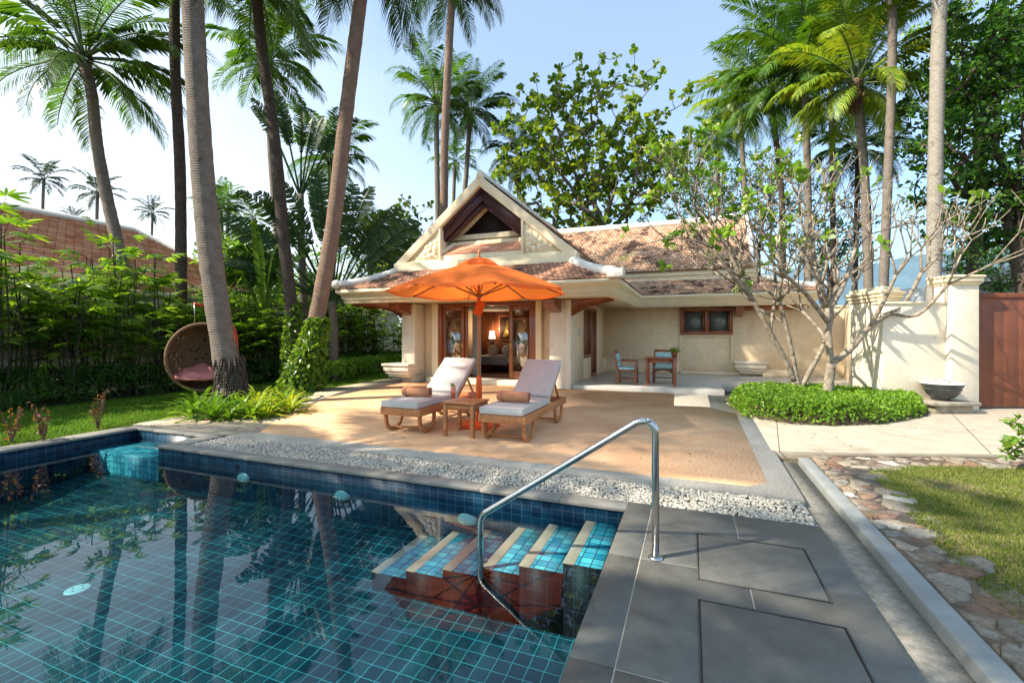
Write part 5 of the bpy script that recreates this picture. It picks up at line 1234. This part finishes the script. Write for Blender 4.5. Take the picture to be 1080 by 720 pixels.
palm('tall thin palm trunk between the yellow-green palm and the stout pale trunk',[(930,352),(936,200),(941,60),(940,-60)],18,.17,.14,'near2',.95,T_PALM,L_MIX,25)
palm('stout pale grey palm trunk rising behind the garden wall pillar',[(986,380),(985,300),(987,150),(991,0),(993,-90)],16,.225,.2,'near',1.0,T_PALE,L_MIX,26,flare=1.1)
palm('dark green palm behind the yellow-green palm and the thin trunk',[(880,352),(878,200),(876,30)],29,.18,.14,'near',1.25,T_DARK,L_COCO,27)
palm('low dark palm behind the bare tree right of the yellow-green palm',[(900,352),(903,250),(905,160)],30,.18,.14,'near2',1.1,T_DARK,L_COCO,28)
palm('fine fronded palm low over the right end of the villa ridge',[(756,352),(757,240),(757,150)],33,.15,.12,'mid',.75,T_DARK,L_MIX,29)
palm('palm with arching fronds between the two leaning trunks above the low travellers palm',[(352,385),(350,280),(348,172)],24,.16,.12,'near2',.72,T_DARK,L_MIX,41)
palm('palm crown peeping out left of the dark left leaning trunk',[(238,385),(236,280),(232,222)],27,.14,.11,'near',.45,T_PALM,L_MIX,42)
palm('small drooping palm low beside the villa roof left of the gable',[(392,385),(392,320),(390,262)],23,.15,.12,'near2',.62,T_DARK,L_COCO,43)
# first palm stands just outside the picture on the left; its crown shades the patio and mirrors in the pool
for lab,a,b,hh,s,sd in (('coconut palm standing left of the pool outside the picture',-12.6,-1.2,8.6,.95,31),('unseen coconut palm added beyond the near end of the pool to shade the deck',-6.6,-4.2,9.0,.95,35),('second unseen coconut palm added beyond the near end of the pool to shade the lawn',-3.4,-5.0,8.0,.9,36)):  # last two palms are added out of view to shade deck and lawn
    p=ab(a,b,0); t=thing('coconut_palm',lab,'palm tree',(p.x,p.y,-.1)); P=bez([(0,0,0),(.15,.1,hh*.4),(.3,-.2,hh*.75),(.5,-.3,hh)],5)
    obj('trunk',MB().tube(P,[.18-.05*i/len(P) for i in range(len(P))],12),T_PALM,t,smooth=True); lm,sm=crown_meshes('near'); key=('near',L_COCO.name); a_,b_=_pc[key]
    o=obj('crown',a_,None,t,loc=P[-1],rz=sd); o.scale=(s,)*3; obj('frond_stalk',b_,None,o)
# travellers palms and banana leaves
traveller('fan shaped travellers palm on a tall stem behind the two leaning trunks',[(322,402),(321,330),(318,262),(317,205)],17,10,1.7,1.7,.62,41,27,R(15))
traveller('broad low travellers palm with a dark fan left of the villa roof',[(352,402),(352,350),(350,318)],15.5,24,1.9,2.2,.8,42,72,R(10))
def banana(label,x,yb,Y,hh,n,seed,L=2.4,W=.62,sp=.45):
    rg=np.random.default_rng(seed); p=wp(x,353,Y); t=thing('banana_plant',label,'plant',(p.x,p.y,-.12)); m=MB()
    obj('stem',MB().tube([(0,0,0),(.02,0,hh*.6),(0,0,hh)],[.13,.1,.06],8),STEMG,t,smooth=True)
    for i in range(n):
        az=i*2.4+rg.uniform(-.3,.3); e=rg.uniform(sp,1.45); d=np.array([math.cos(az)*math.cos(e),math.sin(az)*math.cos(e),math.sin(e)]); sd=nrm(np.cross(d,[0,0,1])+rdir(rg,1)[0]*.3)
        banana_leaf(m,rg,(0,0,hh*.9),d,sd,L*rg.uniform(.8,1.1),W,rg.uniform(.4,.8),rg.uniform(1,2))
    obj('crown',m,L_BR if seed%2 else L_TRAV,t,uv=False)
banana('banana plant with tall upright torn leaves left of the creeper-covered palm',278,400,15,2.3,7,51,2.5,.5,1.1)
banana('banana plant behind the hedge left of the villa',392,400,27,1.8,8,53); banana('banana plant low behind the travellers palms',335,400,19,2.0,8,54,2.2,.6)
# ---------------------------------------------------------------- broadleaf trees
broadleaf('sea_almond_tree','large open crowned tree with big round yellow-green leaves behind the villa roof',wp(640,353,26)-Vector((0,0,1.62)),wp(632,160,26),(6.3,3.8,5.6),660,L_SEA,.36,11,61,T_PALM,OBOV,.34,9,cat='tree',shell=.08,clr=.16,twig=.02,fork=wp(640,262,26),wid=1.0)
broadleaf('shade_tree','tall dense dark green tree filling the upper right corner',wp(1085,353,17)-Vector((0,0,1.62)),wp(1068,125,17.5),(3.9,3.0,6.3),640,L_DARK,.24,26,62,T_DARK,OVAL,.3,9,shell=.1,clr=.5,twig=.014)
broadleaf('shade_tree','bright sunlit leafy tree behind the dark tree at the top right',wp(1030,353,24)-Vector((0,0,1.62)),wp(1035,60,24),(4.2,3,5.0),260,L_BR,.26,16,63,T_DARK,OVAL,.25,7,shell=.1,clr=.6)
broadleaf('young_tree','slender young tree with pale leaves left of the gable',wp(436,353,22)-Vector((0,0,1.62)),wp(435,262,22),(2.0,1.5,2.6),110,L_SEA,.26,9,64,T_PALM,OBOV,.1,6,shell=.1)
for lab,x,y,Y,rx,rz_,n,lf,sd in (
 ('dark bushy tree behind the right end of the villa roof',800,215,36,4.2,4.6,230,L_DARK,65),('mid green tree behind the bare frangipani, left of the pale trunk',875,250,34,3.4,3.4,150,L_MIX,66),
 ('low green tree behind the wall at the far right',1050,285,30,3.4,2.4,150,L_DARK,67),('dark tree behind the villa ridge beneath the palms',735,205,38,3.6,3.6,170,L_DARK,68),
 ('yellow-green bushy tree behind the hedge right of the thick leaning trunk',262,288,20,1.9,2.0,170,L_BR,69),('sunlit shrubby tree behind the creeper-covered palm',330,312,30,3.2,3.4,200,L_BR,70),
 ('dense sunlit shrub tree left of the villa behind the lawn hedge',372,338,30,2.6,3.0,160,L_BR,71),('sunlit shrub tree close to the left wall of the villa',412,340,29,2.6,3.0,160,L_BR,72),
 ('green garden tree low behind the neighbouring roof end',232,300,27,2.4,2.2,150,L_DARK,73),('loose leafy tree between the low travellers palm and the villa roof',405,285,26,2.2,2.0,100,L_MIX,74)):
    c=wp(x,y,Y); broadleaf('garden_tree',lab,(c.x,c.y,-.12),c,(rx,rx*.8,rz_),n,lf,.24,18,sd,T_DARK,OVAL,.16,7,shell=.05,clr=.55)
# frangipani trees
def frang(label,stems,Y,seed,leafx,depth=5,L0=.62):
    rg=np.random.default_rng(seed); b=stems[0][0]; base=wp(b[0],b[1],Y); base=Vector((base.x,base.y,0)); t=thing('frangipani_tree',label,'tree',base)
    tb=MB(); tips=[]; tw=MB()
    def grow(p,d,r,L,lv):
        # gently curved twig
        q=[p]; dd=d.copy(); bendv=rg.normal(size=3)*.12
        for j in range(3): dd=nrm(dd+bendv/3+np.array([0,0,.05])); q.append(q[-1]+dd*L/3)
        (tb if r>.02 else tw).tube([tuple(x) for x in q],[r,r*.93,r*.86,r*.8],7 if r>.025 else 5,True)
        if lv==0: tips.append((q[-1],dd)); return
        k=2 if rg.uniform()<.78 else 3; az=rg.uniform(0,6.28); S=nrm(np.cross(dd,[.3,.2,1])); B=np.cross(dd,S)
        for i in range(k):
            a=az+6.283*i/k; sp=rg.uniform(.38,.75); nd=nrm(dd+ (S*math.cos(a)+B*math.sin(a))*sp*1.15+np.array([0,0,.12])*(1 if dd[2]<.9 else 0))
            nd[1]*=.85
            grow(q[-1],nd,max(.0075,r*.70),L*rg.uniform(.72,.98),lv-1)
    for st,r0,r1,lv,L_ in stems_full(stems,Y,rg):
        P=bez([Vector(p)-base for p in st],4); n=len(P); tb.tube(P,[r0+(r1-r0)*i/(n-1) for i in range(n)],10)
        if lv is not None:
            d=nrm(np.array(P[-1]-P[-2])); 
            S=nrm(np.cross(d,[.3,.2,1])); B=np.cross(d,S); az=rg.uniform(0,6.28)
            for i in range(3):
                a=az+2.094*i; grow(np.array(P[-1]),nrm(d+(S*math.cos(a)+B*math.sin(a))*.55),r1*.78,L_*rg.uniform(.85,1.1),lv)
    tb.add(np.concatenate(tw.V),[]); o_=tb.n-tw.n; tb.F.extend([tuple(i+o_ for i in f) for f in tw.F]); obj('trunk',tb,T_FRAN,t,smooth=True)
    lb=MB(); fl=MB()
    for p,d in tips:
        w_=p+np.array(base); pxx=540+w_[0]/w_[1]*F
        pr=leafx(pxx)
        if rg.uniform()<pr:
            m=int(rg.integers(5,10)); D=nrm(rdir(rg,m,.3)+d*.5); leaves(lb,np.repeat(p[None],m,0),D,rdir(rg,m,1.5),rg.uniform(.12,.24,m),OVAL,.15,1.0)
            if rg.uniform()<.25:
                for q in range(5): 
                    c=p+d*.08+rg.normal(size=3)*.03; leaves(fl,np.repeat(c[None],5,0),rdir(rg,5,.5),rdir(rg,5,1),np.full(5,.05),OVAL,.2,1.6)
        elif rg.uniform()<.12:
            leaves(lb,np.repeat(p[None],2,0),nrm(rdir(rg,2,.6)+d),rdir(rg,2,1.5),rg.uniform(.08,.14,2),OVAL,.15,1.0)
    obj('foliage',lb,L_FRANG,t,uv=False)
    if fl.n: obj('blossom',fl,FLOW,t,uv=False)
def stems_full(stems,Y,rg):
    out=[]
    for s in stems:
        pts=s[:-4]; r0,r1,lv,L_=s[-4:]
        out.append(([wp(x,y,Y+(q[0] if q else 0)) if y<428 else Vector((wp(x,y,Y).x,Y,0)) for x,y,*q in pts],r0,r1,lv,L_))
    return out
lx=lambda x: .5 if x<765 else (.24 if x<850 else (.08 if x<930 else .05))
frang('front bare-branched frangipani with a forked grey trunk rising from the low green hedge',[
 [(872,431),(873,412),(877,383),.105,.085,None,0],[(877,383),(874,358),(873,325),.07,.055,3,.55],[(877,383),(897,368),(917,345),(938,330),.065,.05,None,0],
 [(938,330),(955,318,.1),(972,288,.2),.045,.036,3,.55],[(917,345),(930,322,-.2),(945,290,-.4),.04,.03,3,.5],[(938,330,0),(968,332,-.3),(1000,300,-.7),.035,.027,3,.6],
 [(873,340),(850,310,-.2),(828,290,-.4),.045,.035,3,.55],[(873,330),(890,300,.3),(902,262,.5),.045,.033,3,.55],[(874,345),(862,300,.4),(858,255,.6),.042,.03,3,.6],[(877,372),(866,350,.3),(846,328,.6),.04,.03,3,.5]],9.3,71,lx)
frang('rear three-stemmed frangipani with leafy upper left branches in the low green hedge',[
 [(843,426),(843,412),(838,402),.095,.08,None,0],[(838,402),(826,375),(812,350),(795,318),(782,293),.06,.045,3,.62],[(841,405),(836,375),(828,340),(822,318),.055,.042,3,.6],
 [(845,408),(856,388),(868,365),(878,335,.3),.06,.042,3,.6],[(795,318),(772,290,-.2),(752,262,-.3),.04,.032,3,.6],[(782,293),(760,250,.1),(748,232,.2),.04,.03,4,.55],[(828,340),(800,325,.3),(775,300,.5),.035,.028,3,.6],[(812,350),(818,300,.3),(812,255,.5),.04,.03,4,.5],[(822,318),(842,285,-.2),(850,250,-.3),.038,.03,3,.55]],10.3,72,lx)
# ---------------------------------------------------------------- low hedge under the frangipanis
def bushfield(name,label,poly,h,n,L,leaf,seed,cat='hedge',shape=OVAL,lump=.35,tw=True,base=0,up=.7,clump=1):
    """dense shrub planting: bumpy dome height field filled with leaf rosettes"""
    rg=np.random.default_rng(seed); P=[(p[0],p[1]) for p in poly]; cx=sum(p[0] for p in P)/len(P);cy_=sum(p[1] for p in P)/len(P)
    S=polysample(rg,P,n); nb=max(8,int(len(P)*9)); C=polysample(rg,P,nb*2); rb=rg.uniform(.22,.5,len(C))
    # distance to edge
    de=np.full(n,9.)
    for i in range(len(P)):
        a=np.array(P[i]);b=np.array(P[(i+1)%len(P)]); ab_=b-a; tt=np.clip(((S-a)@ab_)/(ab_@ab_),0,1); de=np.minimum(de,np.linalg.norm(S-(a+tt[:,None]*ab_),axis=1))
    d2=((S[:,None]-C[None])**2).sum(2)/rb[None]**2; bump=np.sqrt(np.clip(1-d2.min(1),0,1))
    hh=h*np.clip(de/.22,0,1)**.45*(1-lump+lump*bump)
    z=base+hh*(1-np.abs(rg.normal(size=n))*.22); z=np.maximum(z,base+.02)
    P3=np.stack([S[:,0]-cx,S[:,1]-cy_,z-base],1)
    m=MB(); k=5; P5=np.repeat(P3,k,0); N=len(P5)
    leaves(m,P5+rg.normal(size=(N,3))*L*.12,rdir(rg,N,up),rdir(rg,N,1.0),L*rg.uniform(.6,1.15,N),shape)
    return tag(obj(name,m,leaf,uv=False,loc=(cx,cy_,base)),label,cat)
bed=[gp(*q) for q in [(768,427),(785,440),(825,447.5),(880,449.5),(930,447.5),(972,440),(978,433),(955,427),(900,425),(860,421),(800,418),(775,420)]]
bushfield('low_hedge','low bright green clipped shrub hedge around the frangipani trunks',bed,.38,7000,.062,L_BR,81,base=.0,lump=.6)
hp=[gp(*q) for q in [(338,404),(352,404),(400,394),(432,388),(432,384),(380,386),(335,392)]]
bushfield('low_hedge','low trimmed green hedge behind the small lawn left of the villa',hp,.62,4200,.10,L_BR,82,lump=.12)
# climber on the palm foot
def creeper(label,px_,Y,r0,n,seed,name='climbing_creeper'):
    rg=np.random.default_rng(seed); pts=[wp(x,y,Y) for x,y in px_]; base=pts[0]; t=thing(name,label,'plant',(base.x,base.y,0)); u=rg.uniform(0,1,n)**1.2; K=len(pts)-1
    i0=np.minimum((u*K).astype(int),K-1); fr_=(u*K-i0)[:,None]; A=np.array([tuple(p) for p in pts])-np.array([base.x,base.y,0]); C=A[i0]*(1-fr_)+A[i0+1]*fr_
    az=rg.uniform(0,6.283,n); r=(r0*(1-.62*u)+.0)*rg.uniform(.75,1.15,n); o=np.stack([np.cos(az),np.sin(az),np.zeros(n)],1)
    m=MB(); t.location.z+=0; leaves(m,C+o*r[:,None],nrm(o*.8+rdir(rg,n,-.3)*.8+[0,0,-.5]),nrm(o+rdir(rg,n,.5)*.5),rg.uniform(.08,.17,n),OVAL); obj('foliage',m,L_RHA if seed%2 else L_BR,t,uv=False)
creeper('green creeper wrapping the foot of the palm that leans right',[(316,410),(322,385),(331,355),(337,335)],12.5,.5,4600,83); creeper('thin creeper climbing the dark trunk behind the creeper-covered palm',[(308,405),(308,360),(310,320)],14,.3,1500,85)
creeper('small climbing plant with hanging bits on the curved palm trunk by the roof',[(134,330),(131,300),(127,270)],13.4,.3,500,87)
# ---------------------------------------------------------------- cane palms along the left wall
RM=[]
for sd,h_,c_ in ((1,3.5,10),(2,3.1,9),(3,3.7,9),(4,2.4,8)):
    l,c=rhapis_mesh(sd,h_,c_); l.materials.append(L_RHA); c.materials.append(CANE); RM.append((l,c))
rr=random.Random(5); k=0; GL='dense cane palm clumps hiding the left garden wall'
spots=[]
b=3.2
while b<17.5:
    spots.append((-13.9+rr.uniform(-.25,.25),b)); b+=.95; (len(spots)%4==0) and spots.append((-13.0+rr.uniform(-.3,.3),b+.35+rr.uniform(-.2,.2)))
for b in (-2,-.5,1,2.2): spots.append((-13.8,b))
for a,b in spots:
    l,c=RM[k%4] if a<-13.4 else RM[(k*3+3)%4]; p=ab(a,b,-.05)
    t=thing('cane_palm','tall leafy cane palm clump growing against the left garden wall','cane palm',p,rr.uniform(0,6),GL)
    s=rr.uniform(.95,1.15)*(1.0 if a<-13.4 else .85); t.scale=(s,s,s); obj('foliage',l,None,t); obj('canes',c,None,t); k+=1
for q,(x,yb,lab) in enumerate(((292,402,'cane palm clump behind the fern bed right of the thick leaning trunk'),(268,399,'cane palm clump left of the banana plant'),(325,396,'cane palm clump between the leaning palms'))):
    l,c=RM[(q+1)%4]; p=gp(x,yb); t=thing('cane_palm',lab,'cane palm',(p.x,p.y,-.05),q*1.3); t.scale=(.9,.9,.8); obj('foliage',l,None,t); obj('canes',c,None,t)
# dark under-planting at the feet of the canes
up=[ab(-14.6,-2),ab(-12.5,-2),ab(-12.2,3),ab(-12.35,7),ab(-12.1,10),ab(-12.4,14),ab(-12.2,19),ab(-14.6,19)]
t=bushfield('under_planting','dark leafy ground planting at the foot of the cane palms on the left',up,.75,9000,.15,L_DARK,88,cat='shrubs',shape=STRAP,lump=.6)
# ferns
FM=[fern_mesh(s,n_,L_) for s,n_,L_ in ((1,24,.6),(2,20,.52),(3,28,.66),(4,22,.46))]; FA=[]
for m_ in FM:
    a_=m_.copy(); a_.materials.append(L_FERN); b_=m_.copy(); b_.materials.append(L_FERNY); FA.append((a_,b_))
fp=[(200,441),(212,436),(222,442.5),(232,437),(243,443),(252,437),(262,442.5),(272,437.5),(281,441),(291,438),(301,436),(308,431),(296,430),(283,431),(270,431),(256,430),(243,430),(229,430),(215,429),(204,432),(262,425),(280,425),(295,423),(310,424)]
for i,(x,y) in enumerate(fp):
    p=gp(x,y,-.02); yel=x>268 and (i%3!=0)
    s=rr.uniform(.8,1.08); t=obj('fern',FA[i%4][1 if yel else 0],None,loc=(p.x+rr.uniform(-.05,.05),p.y,-.04),rz=i*1.1); t.scale=(s,s,s)
    tag(t,'yellowish sunlit fern at the right end of the fern bed' if yel else 'green strap-leaved fern in the bed below the thick leaning trunk','fern','yellow ferns of the fern bed' if yel else 'green ferns of the fern bed')
pp('fern_bed',[gp(*q) for q in [(188,440),(215,446),(245,447.5),(290,443),(318,431),(322,418),(270,418),(200,424)]],-.1,-.012,SOIL)
# reddish shrubs by the pool edge
def redplant(label,x,yb,top,seed):
    rg=np.random.default_rng(seed); p=gp(x,yb,-.03); Y=p.y; hh=H-(top-HY)/F*Y; t=thing('flowering_shrub',label,'shrub',(p.x,p.y,-.05)); st=MB(); lb=MB()
    for i in range(8):
        az=rg.uniform(0,6.28); l=hh*rg.uniform(.45,1); tp_=np.array([math.cos(az)*.22*l,math.sin(az)*.22*l,l]); st.tube([(0,0,0),tuple(tp_*.5+np.array([.02,0,.03])),tuple(tp_)],[.009,.006,.003],4,False)
        m=9; u=rg.uniform(.35,1,m); C=tp_[None]*u[:,None]; leaves(lb,C,rdir(rg,m,.3),rdir(rg,m,1),rg.uniform(.04,.085,m),OVAL)
    obj('stems',st,T_PINK,t); obj('foliage',lb,L_RED,t,uv=False)
redplant('small reddish leaved shrub by the pool edge, leftmost',12,468,424,91); redplant('small reddish leaved shrub at the lawn edge, second from the left',46,466,410,92); redplant('reddish brown twiggy shrub on the lawn beside the far pool corner',103,453,405,93)
# shrub at the right picture edge
c=wp(1092,478,5.0); broadleaf('leafy_shrub','bright green leafy shrub leaning in at the right edge over the lawn',(c.x+.12,c.y,-.1),(c.x+.10,c.y,.36),(.33,.35,.42),60,L_BR,.085,8,95,T_DARK,OVAL,.03,5,cat='shrub',shell=.1,clr=.06,twig=.004)
# grass
LLa=[(p[0],p[1]) for p in [ab(-8.68,1),ab(-8.68,4.95),gp(120,446),gp(190,441.5),gp(250,441),gp(290,440),gp(322,424),gp(335,411),gp(385,403),gp(427,396),ab(-9.4,15),ab(-12.6,15),ab(-12.6,1)]]
grass('lawn_grass','short bright green lawn grass left of the pool and under the palms',LLa,120000,-.035,.055,L_GRASS,96,.006)
rgp=np.random.default_rng(12); pc_=rgp.uniform(-1,9,(26,2)); pr=rgp.uniform(.15,.6,26)
def dens(P):
    v=.85*np.ones(len(P)); 
    for c_,r_ in zip(pc_,pr): d=np.hypot(P[:,0]-c_[0],P[:,1]-c_[1]); v=np.minimum(v,np.clip(d/r_,.12,1)*.95)
    bare=np.clip(np.hypot((P[:,0]-5.6)/1.0,(P[:,1]-4.3)/.5),.05,1); return v*bare
LRg=[(p[0],p[1]) for p in [ab(1.57,1),ab(1.58,2),ab(1.62,4),ab(1.76,5.5),gp(916,496),gp(950,490),gp(1060,491),(7.5,5.1),(5,2)]]
grass('lawn_grass','sunlit patchy yellow-green grass of the small lawn at the right edge',LRg,150000,-.02,.032,L_GRASSD,97,.0028,dens=dens)
# fallen leaves on lawn and paving
m=MB(); rg=np.random.default_rng(5); 
for poly,n in ((LRg,60),([(p[0],p[1]) for p in [gp(300,440),gp(560,445),gp(760,470),gp(780,505),gp(300,462)]],14),([(p[0],p[1]) for p in [gp(60,455),gp(190,441),gp(320,425),gp(280,446)]],160),([(p[0],p[1]) for p in [gp(800,445),gp(1075,445),gp(1075,474),gp(815,472)]],16)):
    S=polysample(rg,poly,n); P=np.concatenate([S,np.full((n,1),.006)],1); D=rdir(rg,n); D[:,2]*=.15; leaves(m,P,D,rdir(rg,n,5),rg.uniform(.025,.06,n),OVAL)
tag(obj('fallen_leaves',m,leafmat('fallen_leaf',[(.16,.09,.03),(.3,.2,.06),(.25,.22,.06)],.1,.7),uv=False),'scattered dry fallen leaves on the paths and lawn','leaves',kind='stuff')
